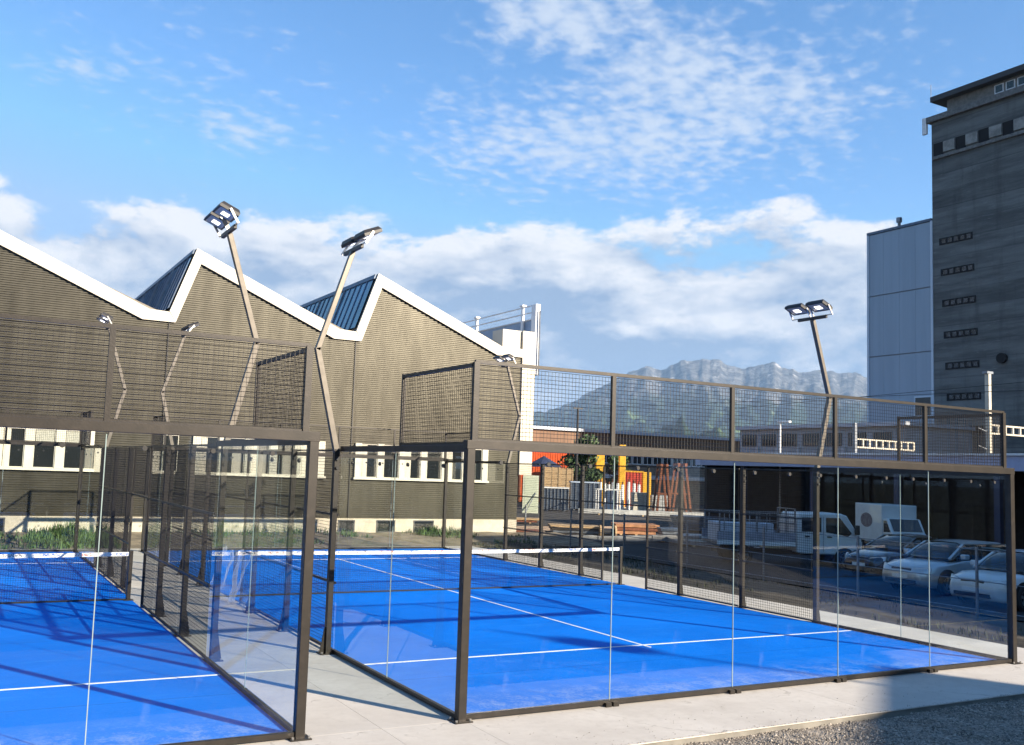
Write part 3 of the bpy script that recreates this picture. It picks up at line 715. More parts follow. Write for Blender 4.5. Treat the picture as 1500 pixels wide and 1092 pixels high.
# white end pier, parapet box and the railed screen running back from it
hp(MB().box(16.0, 16.62, YF - 0.10, YF + 0.9, 2.6, 8.75), 'end_pier', M_cream)
hp(MB().box(16.63, 16.86, YF - 0.06, YF + 0.3, 6.9, 10.0), 'end_post', M_white)
hp(MB().box(15.06, 15.99, YF + 0.02, YF + 0.9, 7.93, 8.75), 'parapet_box', M_cream)
scr = hp(MB().box(16.66, 16.74, YF + 0.31, 60, 7.9, 9.35), 'roof_screen', mat('screen_sheet', (0.22, 0.30, 0.42), 0.35, 0.3, var=0.1))
for i in range(8):
    Y = YF + 0.9 + i * 4.2
    hp(MB().box(16.56, 16.65, Y, Y + 0.16, 7.9, 10.0), 'screen_post', M_white, scr)
    hp(MB().box(16.50, 16.72, Y - 0.05, Y + 0.21, 10.0, 10.07), 'post_cap', M_white, scr)
for z in (9.36, 9.66, 9.96): hp(MB().bar((16.62, YF + 0.3, z), (16.62, 59, z), 0.06, n=6), 'screen_rail', M_white, scr)
hp(MB().bar((16.78, YF - 0.15, 6.9), (16.78, YF - 0.15, 9.7), 0.07, n=8), 'downpipe', M_steel)

# weeds and grass in front of the hall
M_leaf = mat('weed_leaf', (0.055, 0.10, 0.025), 0.7, var=0.5, vscale=2)
M_soil = mat('dry_soil', (0.20, 0.16, 0.11), 0.95, var=0.35, vscale=1.5, bump=0.6, bscale=12)
so = MB(); nx, ny = 90, 14
for j in range(ny + 1):
    for i in range(nx + 1):
        x = -16 + 34 * i / nx; y = 20.9 + 4.09 * j / ny; so.v.append((x, y, -0.03 + 0.22 * (j / ny) ** 1.5 + 0.05 * noise.noise((x, y, 1)) * (j > 0)))
for j in range(ny):
    for i in range(nx):
        a = j * (nx + 1) + i; so.f.append((a, a + 1, a + nx + 2, a + nx + 1))
structure(so.build('verge_soil', M_soil, smooth=True))
def blades(b, x, y, z, h, n, sp, rng, wide=0.02):
    for _ in range(n):
        a = rng.uniform(0, 6.28); bx, by = x + rng.gauss(0, sp), y + rng.gauss(0, sp); hh = h * rng.uniform(.5, 1.15); ln = rng.uniform(.1, .55) * hh
        w = wide * rng.uniform(.6, 1.4); ca, sa = math.cos(a), math.sin(a); i = len(b.v)
        b.v += [(bx - sa * w, by + ca * w, z), (bx + sa * w, by - ca * w, z), (bx + ca * ln * .4 + sa * w * .7, by + sa * ln * .4 - ca * w * .7, z + hh * .6), (bx + ca * ln * .4 - sa * w * .7, by + sa * ln * .4 + ca * w * .7, z + hh * .6), (bx + ca * ln, by + sa * ln, z + hh)]
        b.f += [(i, i + 1, i + 2, i + 3), (i + 3, i + 2, i + 4)]
gb = MB(); rg = random.Random(11)
for k in range(5200):
    x = rg.uniform(-12, 15.5); y = rg.uniform(21.1, 24.9)
    d = noise.noise((x * 0.45, y * 0.7, 2.2)) + (0.42 if x < -0.4 else -0.28) + 0.1 * (y - 22.5)
    if d < rg.uniform(-0.15, 0.55): continue
    blades(gb, x, y, -0.02 + 0.2 * ((y - 20.9) / 4.1) ** 1.5, 0.16 + 0.34 * max(0, d) * ((y - 20.9) / 4.1), 5, 0.07, rg, 0.016)
tag(gb.build('verge_grass', M_leaf, fixn=False), 'green weeds and grass growing along the foot of the factory hall', 'grass', kind='stuff')

# strip of rough ground between the apron and the car park
ss_ = MB(); nx, ny = 20, 70
for j in range(ny + 1):
    for i in range(nx + 1):
        x = 11.62 + 3.5 * i / nx; y = -14 + 40 * j / ny; ss_.v.append((x, y, -0.05 + 0.05 * noise.noise((x * 1.5, y * 1.5, 5)) + (0.06 if 3 < i < 17 else 0)))
for j in range(ny):
    for i in range(nx):
        a = j * (nx + 1) + i; ss_.f.append((a, a + 1, a + nx + 2, a + nx + 1))
structure(ss_.build('verge_strip', mat('dark_soil', (0.045, 0.038, 0.028), 0.95, var=0.4, vscale=2, bump=0.6, bscale=14), smooth=True))
gb = MB(); rg = random.Random(12)
for k in range(800):
    x = rg.uniform(11.75, 14.8); y = rg.uniform(-1, 22)
    if noise.noise((x * 0.8, y * 0.5, 7.2)) < rg.uniform(-0.25, 0.4): continue
    blades(gb, x, y, -0.02, 0.15, 6, 0.09, rg, 0.010)
tag(gb.build('verge_weeds', mat('dull_weeds', (0.028, 0.036, 0.015), 0.8, var=0.5, vscale=3), fixn=False), 'sparse dull weeds between the pavement and the car park fence', 'weeds', kind='stuff')

# ================================================================== CAR PARK / YARD
M_asph = mat('asphalt', (0.034, 0.035, 0.038), 0.95, spec=0.12, var=0.2, vscale=0.6, bump=0.3, bscale=60, dirt=((0.06, 0.058, 0.055), 1.1, 0.5))
YZ = -0.25
yd = MB(); yd.quad((16.6, -40, YZ), (120, -40, YZ), (120, 24, YZ), (16.6, 24, YZ)); yd.quad((15.1, -40, -0.02), (16.6, -40, YZ), (16.6, 24, YZ), (15.1, 24, -0.02))
structure(yd.build('car_park_asphalt', M_asph))
M_ballast = mat('track_ballast', (0.055, 0.048, 0.042), 0.95, var=0.35, vscale=1.2, bump=0.8, bscale=9)
yd = MB(); yd.quad((16.6, 24.0, YZ), (140, 24.0, YZ), (140, 120, YZ), (16.6, 120, YZ)); yd.quad((15.1, 24.0, -0.02), (16.6, 24.0, YZ), (16.6, 120, YZ), (15.1, 120, -0.02))
structure(yd.build('yard_ground', M_ballast))

# post and wire fence along the car park
fence = thing('car_park_fence', 'thin grey post and rail fence in front of the parked cars', 'fence', (14.9, 8, 0))
Y = 0.7 - 8; 
while Y < 15:
    bevel(MB().box(-0.025, 0.025, Y - 0.025, Y + 0.025, -0.05, 1.45).build('post', M_steel, fence), 0.004); Y += 3.12
for z in (0.10, 0.72, 1.40): MB().bar((0.03, -8, z), (0.03, 14.5, z), 0.022, n=6).build('rail', M_steel, fence)

# ------------------------------------------------------------------ cars
def ring_body(x, zb, zt, hw, crown=0.03):
    h = [(0, zt + crown), (hw * .55, zt + crown * .8), (hw * .86, zt + 0.0), (hw * .96, zt - .07), (hw, zb + (zt - zb) * .5), (hw * .985, zb + 0.1), (hw * .93, zb)]
    return [(x, y, z) for y, z in h] + [(x, -y, z) for y, z in reversed(h[1:])]
def wheel(parent, x, y, r, w=0.2):
    s = 1 if y > 0 else -1
    arch = MB().bar((x, y - s * 0.08, r + 0.02), (x, y + s * 0.006, r + 0.02), 2 * r + 0.12, n=28).build('wheel_arch', M_black, parent)
    t = MB(); prof = [(r * .62, -w / 2), (r * .93, -w / 2), (r, -w / 2 + .03), (r, w / 2 - .03), (r * .93, w / 2), (r * .62, w / 2)]
    rings = []
    for a in range(28):
        A = 2 * math.pi * a / 28; rings.append([(x + q * math.cos(A), y - s * 0.07 + o * s * 1.0, r + q * math.sin(A)) for q, o in prof])
    rings.append(rings[0]); t.loft(rings, cap=False)
    wh = thing('wheel', None, None); wh.parent = parent
    t.build('tyre', M_tyre, wh, smooth=True)
    rm = MB(); yo = y - s * 0.07 + s * (w / 2 - 0.02)
    rm.bar((x, yo - s * 0.03, r), (x, yo - s * 0.02, r), r * 1.3, n=24)
    for k in range(5):
        A = 2 * math.pi * k / 5 + 0.3; rm.bar((x, yo, r), (x + r * .6 * math.cos(A), yo, r + r * .6 * math.sin(A)), 0.07, 0.03, up=(0, 1, 0))
    rm.bar((x, yo - s * .01, r), (x, yo + s * 0.02, r), r * .36, n=12)
    for a in range(24):
        A0, A1 = 2 * math.pi * a / 24, 2 * math.pi * (a + 1) / 24
        rm.bar((x + r * .62 * math.cos(A0), yo, r + r * .62 * math.sin(A0)), (x + r * .62 * math.cos(A1), yo, r + r * .62 * math.sin(A1)), 0.03, 0.03, up=(0, 1, 0))
    rm.build('rim', M_rim, wh)
def car(name, label, loc, rz, paint, L=4.6, W=1.76, H=1.47, style='wagon', group=None):
    """front along +x"""
    c = thing(name, label, 'car', loc, rz, group); f = L / 2; hw = W / 2
    hood = 0.88 if style != 'old' else 0.85; belt = 0.95 if style != 'old' else 0.9
    S = [(f, .34, .56, hw * .70), (f - .05, .24, .66, hw * .80), (f - .22, .20, .74, hw * .92), (f - .6, .19, .84, hw * .985), (f - 1.15, .19, hood, hw), (f - 1.6, .19, belt + .02, hw), (0, .19, belt + .02, hw), (-f + 1.0, .19, belt + .03, hw), (-f + .35, .21, belt + .02, hw * .97), (-f + .06, .30, belt - .08, hw * .9), (-f, .38, belt - .2, hw * .82)]
    body = MB().loft([ring_body(*s) for s in S]).build('body', paint, c, smooth=True)
    # glasshouse
    wb = f - 1.12; wt = wb - .66; rb = -f + (.22 if style == 'wagon' else .95 if style == 'sedan' else .75); rt = rb + (.55 if style == 'wagon' else .55)
    def gr(x, zr, hr, hb): return [(x, 0, zr + .025), (x, hr * .7, zr + .015), (x, hr, zr - .05), (x, hb, belt), (x, -hb, belt), (x, -hr, zr - .05), (x, -hr * .7, zr + .015)]
    hb = hw * .93; hr = hw * .74
    G = [(wb, belt + .06, hb * .90, hb * .92), ((wb + wt) / 2, (belt + H) / 2 + .05, (hb + hr) / 2 * .96, hb), (wt, H - .03, hr, hb), (wt - .5, H, hr, hb), (rt, H - .03, hr * .98, hb), ((rb + rt) / 2, (belt + H) / 2 + .05, (hr + hb) / 2 * .95, hb * .97), (rb, belt + .06, hb * .86, hb * .88)]
    MB().loft([gr(*g_) for g_ in G]).build('windows', M_carglass, c, smooth=True)
    rf = MB()
    rr = []
    for (x, zr, a, b_) in (G[2], G[3], ((wt + rt) / 2 - .3, H + .0, hr, hb), G[4]):
        rr.append([(x, y, z + .012) for (x, y, z) in [(x, -a * 1.02, zr - .055), (x, -a * .7, zr + .015), (x, 0, zr + .025), (x, a * .7, zr + .015), (x, a * 1.02, zr - .055)]])
    rf.loft(rr, cap=False, closed=False).build('roof', paint, c, smooth=True)
    for s in (-1, 1):
        MB().bar((wb + .02, s * hb * .93, belt + .03), (wt, s * hr * 1.0, H - .055), .075, .05).build('pillar', paint, c)
        MB().bar((rb + .02, s * hb * .90, belt + .03), (rt, s * hr * .99, H - .055), .16 if style != 'wagon' else .12, .05).build('pillar', paint, c)
        mid = (wt + rt) / 2 + .25
        MB().bar((mid, s * (hb + .004), belt), (mid - .06, s * (hr + .006), H - .06), .08, .02, up=(0, 1, 0)).build('pillar', M_plastic, c)
        MB().bar((wt, s * (hr + .01), H - .045), (rt, s * (hr + .01), H - .045), .05, .035).build('roof_rail', M_bolt if style == 'wagon' else paint, c)
        m_ = MB().box(wb - .42, wb - .22, s * (hw + .02) if s > 0 else -hw - .2, hw + .2 if s > 0 else -hw - .02, belt + .03, belt + .18).build('mirror', paint, c); bevel(m_, .04, 3)
        hl = MB().loft([[(f - .10, s * hw * .46, .60), (f - .10, s * hw * .46, .70), (f - .34, s * hw * .91, .76), (f - .30, s * hw * .93, .63)], [(f - .03, s * hw * .46, .60), (f - .05, s * hw * .46, .70), (f - .30, s * hw * .95, .765), (f - .24, s * hw * .95, .63)]]).build('headlight', M_lampglass, c)
        for wx in (f - .88, -f + .82): wheel(c, wx, s * hw, .315)
        MB().box(-f + 1.9, -f + 2.05, s * hw - .01, s * hw + .015, .78, .81).build('door_handle', M_plastic, c)
        MB().box(mid + .3, mid + .305, s * (hw - .02), s * (hw + .004), .3, belt).build('door_gap', M_black, c)
    MB().loft([[(f - .08, -hw * .40, .60), (f - .08, hw * .40, .60), (f - .12, hw * .42, .70), (f - .12, -hw * .42, .70)], [(f - .012, -hw * .38, .60), (f - .012, hw * .38, .60), (f - .045, hw * .40, .69), (f - .045, -hw * .40, .69)]]).build('grille', M_plastic, c)
    MB().box(f - .03, f - .004, -hw * .40, hw * .40, .705, .715).build('grille_trim', M_bolt, c)
    MB().loft([[(f - .1, -hw * .68, .27), (f - .1, hw * .68, .27), (f - .1, hw * .68, .40), (f - .1, -hw * .68, .40)], [(f + .015, -hw * .60, .29), (f + .015, hw * .60, .29), (f + .02, hw * .60, .38), (f + .02, -hw * .60, .38)]]).build('bumper_intake', M_plastic, c)
    MB().box(f + .015, f + .03, -.25, .25, .42, .52).build('number_plate', M_white, c)
    return c
P_silver = mat('silver_paint', (0.50, 0.52, 0.54), 0.3, 0.45, coat=0.6)
P_whitec = mat('white_car_paint', (0.62, 0.63, 0.64), 0.35, 0.0, coat=0.6)
P_black = mat('black_car_paint', (0.012, 0.013, 0.016), 0.25, 0.0, coat=0.8)
car('parked_car', 'silver estate car parked between the black car and the white car', (20.8, 8.45, YZ), math.pi - R(3), P_silver, 4.35, 1.66, 1.42, 'wagon', 'cars parked behind the fence')
car('parked_car', 'white older saloon car parked next to the silver estate car', (19.8, 5.75, YZ), math.pi - R(2), P_whitec, 4.2, 1.62, 1.38, 'old', 'cars parked behind the fence')
car('parked_car', 'black car parked between the silver estate car and the flatbed truck', (22.5, 11.25, YZ), math.pi - R(4), P_black, 4.2, 1.68, 1.38, 'sedan', 'cars parked behind the fence')

# ------------------------------------------------------------------ flatbed truck with crew cab
P_truck = mat('white_truck_paint', (0.66, 0.67, 0.66), 0.4, 0.0, var=0.06, vscale=2, coat=0.3)
tr = thing('flatbed_truck', 'white crew cab flatbed truck parked behind the cars', 'truck', (21.95, 15.75, YZ), R(-24)); tr.scale = (.86, .86, .86)
prof = [(0.0, .55), (0.0, 1.9), (.12, 2.18), (1.9, 2.2), (2.15, 2.12), (2.62, 1.42), (2.78, 1.25), (2.82, .62), (2.6, .5), (.2, .5)]
cabo = bevel(MB().prism(prof, 'y', -.9, .9).build('cab', P_truck, tr), .06, 3)
for s in (-1, 1):
    for q_ in ([(.22, 1.42), (.22, 2.0), (1.05, 2.02), (1.05, 1.42)], [(1.25, 1.42), (1.25, 2.02), (1.85, 2.02), (2.36, 1.40), (2.2, 1.25), (1.9, 1.32)]):
        MB().prism(q_, 'y', s * .9, s * .912).build('side_window', M_carglass, tr)
    MB().box(1.14, 1.155, s * .9 - .004, s * .9 + .004, .62, 2.05).build('door_gap', M_black, tr)
    MB().box(.35, .55, s * .9, s * .93, 1.2, 1.25).build('door_handle', M_plastic, tr); MB().box(1.3, 1.5, s * .9, s * .93, 1.2, 1.25).build('door_handle', M_plastic, tr)
    bevel(MB().box(2.45, 2.6, s * .95, s * 1.15, 1.35, 1.75).build('mirror', M_plastic, tr), .03)
    MB().box(2.55, 2.80, s * .62, s * .915, .85, 1.05).build('headlight', M_lampglass, tr)
    for wx in (2.05, -2.3): wheel(tr, wx, s * .92, .36, .22)
    MB().box(-3.4, -.1, s * .98 - .02, s * .98 + .02, .98, 1.34).build('side_board', mat('bed_board', (0.30, 0.33, 0.40), .5, .3, var=.2), tr)
    MB().box(-3.4, -.1, s * .99 - .02, s * .99 + .02, .80, .97).build('bed_rail', M_white, tr)
MB().prism([(2.17, 2.06), (2.60, 1.42), (2.615, 1.43), (2.185, 2.07)], 'y', -.78, .78).build('windscreen', M_carglass, tr)
MB().box(-3.4, -.06, -.97, .97, .80, .9).build('bed', M_steel, tr)
MB().box(-3.2, 2.4, -.4, .4, .42, .6).build('chassis', M_black, tr)
hbk = MB()
for x in (-.08,):
    for y in (-.9, 0, .9): hbk.bar((x, y, .9), (x, y, 2.35), .05)
    for z in (1.7, 2.0, 2.33): hbk.bar((x, -.9, z), (x, .9, z), .04)
o = hbk.build('headboard', M_steel, tr)
for y in (-.95, .95):
    MB().bar((-3.3, y, 1.34), (-3.3, y, 2.15), .05).build('stake', M_steel, tr); MB().bar((-1.7, y, 1.34), (-1.7, y, 2.15), .05).build('stake', M_steel, tr)
    MB().bar((-3.3, y, 1.75), (-.1, y, 1.75), .04).build('lattice_bar', M_steel, tr); MB().bar((-3.3, y, 2.12), (-.1, y, 2.12), .04).build('lattice_bar', M_steel, tr)
    for k in range(7): MB().bar((-3.1 + .45 * k, y, 1.36), (-3.1 + .45 * k, y, 2.1), .03).build('lattice_bar', M_steel, tr)
crate = bevel(MB().box(-1.2, 1.2, -.7, .7, 0, .75).build('white_crate', mat('crate_sheet', (0.5, 0.56, 0.65), .5, var=.1)), .03)
crate.location = (20.3, 16.45, 1.35); crate.rotation_euler.z = R(-24); crate.location.z = 0.90
tag(crate, 'pale blue crate loaded on the bed of the flatbed truck', 'crate')
crate.location.z = 0.775 + YZ; crate.scale = (.85, .85, .9)
# box van behind
vn = thing('box_van', 'white box van with a dark round emblem parked under the canopy', 'van', (30.4, 17.9, YZ), R(180 + 62)); vn.scale = (.74, .74, .78)
bevel(MB().box(-2.6, 1.0, -1.0, 1.0, .7, 2.75).build('box_body', P_truck, vn), .04)
bevel(MB().prism([(1.02, .5), (1.02, 2.0), (1.5, 2.05), (2.1, 1.35), (2.55, 1.15), (2.6, .5)], 'y', -.95, .95).build('cab', P_truck, vn), .06, 3)
MB().prism([(1.53, 2.0), (2.08, 1.40), (2.10, 1.41), (1.55, 2.02)], 'y', -.8, .8).build('windscreen', M_carglass, vn)
MB().box(2.56, 2.62, -.5, .5, .75, 1.0).build('grille', M_plastic, vn)
for s in (-1, 1):
    MB().prism([(1.15, 1.3), (1.15, 1.9), (1.5, 1.92), (2.0, 1.35)], 'y', s * .95, s * .96).build('side_window', M_carglass, vn)
    for wx in (1.9, -1.9): wheel(vn, wx, s * .96, .34)
e_ = MB()
e_.prism([(-1.0 + .80 * math.cos(a * math.pi / 12), 1.85 + .40 * math.sin(a * math.pi / 12)) for a in range(24)], 'y', -1.012, -1.002); e_.prism([(-1.0 + .80 * math.cos(a * math.pi / 12), 1.85 + .40 * math.sin(a * math.pi / 12)) for a in range(24)], 'y', 1.002, 1.012)
e_.build('emblem', mat('dark_red_emblem', (0.06, 0.012, 0.02), .5, c2=(0.25, 0.22, 0.24), vscale=9), vn)['kind'] = 'stuff'

# ------------------------------------------------------------------ canopy shed
XS = 33.0
shed = thing('canopy_shed', 'low open fronted shed with pale blue fascia behind the parked cars', 'shed', (XS, 25, YZ))
M_fas = mat('pale_blue_fascia', (0.36, 0.42, 0.60), .5, .1, var=.06)
MB().box(0, .12, -24.9, 8.0, 3.73, 4.35).build('fascia', M_fas, shed)
MB().box(-.12, .16, -24.95, 8.05, 4.355, 4.45).build('gutter', M_white, shed)
MB().box(.13, 9, -24.9, 8.0, 4.0, 4.2).build('roof', M_roof, shed)
M_navyp = mat('navy_column', (0.02, 0.035, 0.09), .5, .1)
for y in (-14.6, -9.9, -5.1, -.2, 4.6): bevel(MB().box(.35, .6, y - .13, y + .13, 0, 3.99).build('column', M_navyp, shed), .01)
MB().box(8.8, 9, -24.9, 8, 0, 3.99).build('back_wall', mat('shed_back_wall', (.025, .026, .03), .9, var=.2), shed)
MB().box(.7, 8.79, 7.8, 7.98, 0, 3.99).build('end_wall', mat('shed_back_wall', (.03,) * 3), shed)
MB().box(.7, 8.79, -24.8, -24.7, 0, 3.99).build('end_wall', mat('shed_back_wall', (.07, .075, .085)), shed)
MB().box(7.2, 7.4, -24.6, -12, 0, 1.6).build('low_wall', mat('pale_low_wall', (.30, .34, .42), .8, var=.12), shed)
# ------------------------------------------------------------------ things stored in the yard
def atd(u0, u1, vt, dep):
    """the same for something whose foot is hidden, at a distance judged from what stands round it"""
    d = ray((u0 + u1) / 2, vt); p = CAM + d * dep; return Vector((p.x, p.y, YZ)), (u1 - u0) / F * dep, p.z - YZ
def at(u0, u1, vb, vt, zb=-0.25):
    """ground position, width and height of something seen standing between two columns"""
    p = gz((u0 + u1) / 2, vb, zb); dep = (p - CAM).dot(_f); return p, (u1 - u0) / F * dep, (vb - vt) / F * dep
# sheds / skips
def skip(u0, u1, vb, vt, m, label, name='metal_container', ribs=8, lid=None):
    p, w, h = at(u0, u1, vb, vt); t = thing(name, label, 'container', (p.x, p.y, YZ), -YAW)
    d = w * .55
    MB().box(-w / 2, w / 2, 0, d, 0.1, h).build('body', m, t)
    for k in range(ribs + 1):
        x = -w / 2 + w * k / ribs; MB().box(x - .04, x + .04, -.06, -.002, .1, h - .02).build('rib', M_steel, t)
    MB().box(-w / 2 - .05, w / 2 + .05, -.1, d + .05, h + .002, h + .1).build('rim', M_white if lid is None else lid, t)
    for x in (-w / 2 + .2, w / 2 - .35): MB().box(x, x + .15, 0, d, -.01, .098).build('skid', M_steel, t)
    return t
skip(796, 832, 749, 716, M_bluesteel, 'dark ribbed metal container with a white rim near the hall corner', ribs=7)
skip(836, 876, 748, 708, M_bluesteel, 'dark ribbed metal container under a pale blue tarpaulin lid', ribs=6, lid=mat('tarpaulin', (.42, .50, .62), .6, var=.15))
skip(764, 832, 695, 662, M_orange, 'orange shipping container standing beyond the hall corner', 'shipping_container', 12, M_orange) if False else None
p, w, h = atd(763, 842, 658, 90)
oc = thing('shipping_container', 'orange shipping container beyond the corner of the factory hall', 'container', (p.x, p.y, YZ), -YAW)
MB().box(-w / 2, w / 2, 0, 2.4, .12, h).build('body', M_orange, oc)
for k in range(22):
    x = -w / 2 + w * (k + .5) / 22; MB().box(x - .06, x + .06, -.05, -.002, .25, h - .15).build('rib', M_orange, oc)
for s in (-1, 1): MB().box(s * w / 2 - .08, s * w / 2 + .08, -.07, -.052, .1, h + .02).build('corner_post', M_rust, oc)
MB().box(-w / 2, w / 2, -.08, -.054, h - .13, h + .02).build('top_rail', M_orange, oc)
# parasol in front of it
p, w, h = atd(768, 826, 668, 82)
pr_ = thing('parasol', 'dark blue parasol in front of the orange container', 'parasol', (p.x, p.y, YZ))
cone = MB(); n = 8; zt_, zl = h * 1.0, h * .78
rim = [(w / 2 * math.cos(2 * math.pi * k / n), w / 2 * math.sin(2 * math.pi * k / n), zl) for k in range(n)]
for k in range(n): cone.poly([rim[k], rim[(k + 1) % n], (0, 0, zt_)])
cone.build('canopy', M_navy, pr_); MB().bar((0, 0, 0), (0, 0, zt_), .06, n=8).build('pole', M_wood, pr_); MB().box(-.3, .3, -.3, .3, 0, .1).build('base', M_conc, pr_)
# timber boxes
for (u0, u1, vb, vt, lb) in ((798, 820, 742, 684, 'tall pale timber crate nearer the hall corner'), (820, 840, 741, 686, 'tall pale timber crate beside the green tree')):
    p, w, h = atd(u0, u1, vt, 80); t = thing('timber_crate', lb, 'crate', (p.x, p.y, YZ), -YAW)
    MB().box(-w / 2 + .03, w / 2 - .03, .03, w, .1, h - .03).build('inner', mat('crate_board', (.36, .24, .13), .8, var=.2), t)
    for k in range(7):
        z = .1 + (h - .15) * k / 7; MB().box(-w / 2, w / 2, 0, .028, z, z + (h - .15) / 7 - .04).build('plank', M_wood, t)
    for x in (-w / 2, 0, w / 2 - .1): MB().box(x, x + .1, -.03, -.002, .0, h).build('batten', M_wood, t)
# white door leaf leaning near the hall corner
p, w, h = at(765, 788, 752, 697)
dl = thing('white_door', 'pale green white door leaf with a lower panel beside the hall corner', 'door', (p.x, p.y, YZ), -YAW)
MB().box(-w / 2, w / 2, 0, .06, 0, h).build('leaf', mat('pale_door', (.62, .66, .52), .6, var=.08), dl)
for (a, b) in ((.05, .45), (.5, .95)): MB().box(-w / 2 + .12, w / 2 - .12, -.02, -.002, h * a, h * b).build('panel', mat('pale_door_panel', (.55, .60, .46), .6), dl)
MB().bar((-w / 2 + .2, -.3, 0), (w / 2 - .2, -.05, h * .55), .05).build('brace', M_steel, dl)
# steel rack in a low frame
p, w, h = at(876, 908, 754, 718)
rk = thing('steel_rack', 'low white tubular steel rack standing on the yard', 'rack', (p.x, p.y, YZ), -YAW)
for x in (-w / 2, w / 2):
    for y in (0, 1.2): MB().bar((x, y, 0), (x, y, h), .08).build('leg', M_white, rk)
for z in (.25, h):
    for y in (0, 1.2): MB().bar((-w / 2 - .1, y, z), (w / 2 + .1, y, z), .08).build('rail', M_white, rk)
    for x in (-w / 2, w / 2): MB().bar((x, .04, z), (x, 1.16, z), .06).build('rail', M_white, rk)
# yellow pillars and boards behind
for (u0, u1, vb, vt, lb) in ((874, 886, 735, 652, 'tall orange yellow pillar left of its yellow twin'), (908, 917, 735, 652, 'tall plain yellow pillar beside the timber post'), (942, 954, 735, 692, 'short yellow pillar beside the rusty trestles')):
    p, w, h = atd(u0, u1, vt, 86)
    t = thing('yellow_pillar', lb.replace(' left of its yellow twin', ' beside the green tree'), 'pillar', (p.x, p.y, YZ), -YAW)
    bevel(MB().box(-w / 2, w / 2, 0, w, .1, h).build('shaft', M_yellow, t), .03); MB().box(-w / 2 - .1, w / 2 + .1, -.1, w + .1, 0, .098).build('base', M_conc, t)
p, w, h = atd(914, 942, 692, 88)
t = thing('red_container', 'red metal container between the yellow pillars', 'container', (p.x, p.y, YZ), -YAW)
MB().box(-w / 2, w / 2, 0, 2, .1, h).build('body', mat('red_paint', (.45, .05, .03), .6, var=.2), t); MB().box(-w / 2 - .05, w / 2 + .05, -.05, 2.05, h + .002, h + .12).build('rim', M_yellow, t)
for k in range(6): MB().box(-w / 2 + w * k / 6, -w / 2 + w * k / 6 + .08, -.05, -.002, .1, h).build('rib', mat('red_paint', (.45, .05, .03)), t)
# white bottles of gas / bollards
for k, u in enumerate((880, 886, 892, 898, 905, 912, 921, 929, 936)):
    p, w, h = atd(u - 2.6, u + 2.6, 702 + (k % 3) * 2, 82)
    t = thing('white_bollard', 'slim white bollard in the cluster before the yellow pillars', 'bollard', (p.x, p.y, YZ), 0, 'white bollards in the yard')
    MB().bar((0, 0, 0), (0, 0, h * .9), w, n=10, w2=w * .8).build('body', M_white, t); MB().bar((0, 0, h * .9 + .002), (0, 0, h), w * .5, n=8).build('cap', M_rust, t)
# stone blocks, low wall
for (u0, u1, vb, vt, lb) in ((926, 950, 749, 722, 'cream stone block stack with a seam near the trestles'), (955, 978, 749, 726, 'pale grey brick stack beside the rusty trestles')):
    p, w, h = at(u0, u1, vb, vt); t = thing('block_stack', lb, 'block stack', (p.x, p.y, YZ), -YAW)
    nr, nc = 4, 3
    for r_ in range(nr):
        for c_ in range(nc):
            bevel(MB().box(-w / 2 + w * c_ / nc + .02, -w / 2 + w * (c_ + 1) / nc - .02, 0, 1.0, h * r_ / nr + .01, h * (r_ + 1) / nr - .01).build('block', mat('cream_block', (.55, .51, .42), .8, var=.15) if u0 < 950 else mat('grey_block', (.42, .43, .44), .8, var=.15), t), .015)
# rusty trestles
for (u0, u1, vb, vt, lb) in ((962, 982, 752, 682, 'rusty red steel trestle beside the grey brick stack'), (985, 1012, 753, 681, 'rusty brown steel trestle beside the dark canopy')):
    p, w, h = at(u0, u1, vb, vt); t = thing('steel_trestle', lb, 'trestle', (p.x, p.y, YZ), -YAW)
    for y in (0, 1.5):
        MB().bar((-w / 2, y, 0), (-w * .18, y, h), .22, .16).build('leg', M_rust, t); MB().bar((w / 2, y, 0), (w * .18, y, h), .22, .16).build('leg', M_rust, t)
        MB().bar((-w * .36, y, h * .4), (w * .36, y, h * .4), .12).build('crossbar', M_rust, t)
    MB().bar((-w * .2, -.1, h), (-w * .2, 1.6, h), .2).build('ridge', M_rust, t); MB().bar((w * .2, -.1, h), (w * .2, 1.6, h), .2).build('ridge', M_rust, t)
# scaffolding rack under the canopy
p, w, h = at(1044, 1118, 760, 710)
t = thing('storage_rack', 'tall grey scaffold rack with upright bars under the dark canopy', 'rack', (p.x, p.y, YZ), -YAW)
for k in range(7):
    x = -w / 2 + w * k / 6
    for y in (0, 1.4): MB().bar((x, y, 0), (x * .97, y, h), .10).build('upright', M_steel, t)
for z in (h * .45, h * .98):
    for y in (0, 1.4): MB().bar((-w / 2, y - .06, z), (w / 2, y - .06, z), .09).build('beam', M_steel, t)
for k in range(9):
    x = -w / 2 + .3 + k * (w - .6) / 8; MB().box(x, x + .25, .1, 1.3, .05, h * (.55 + .3 * ((k * 37) % 10) / 10)).build('stored_panel', M_bluesteel, t)
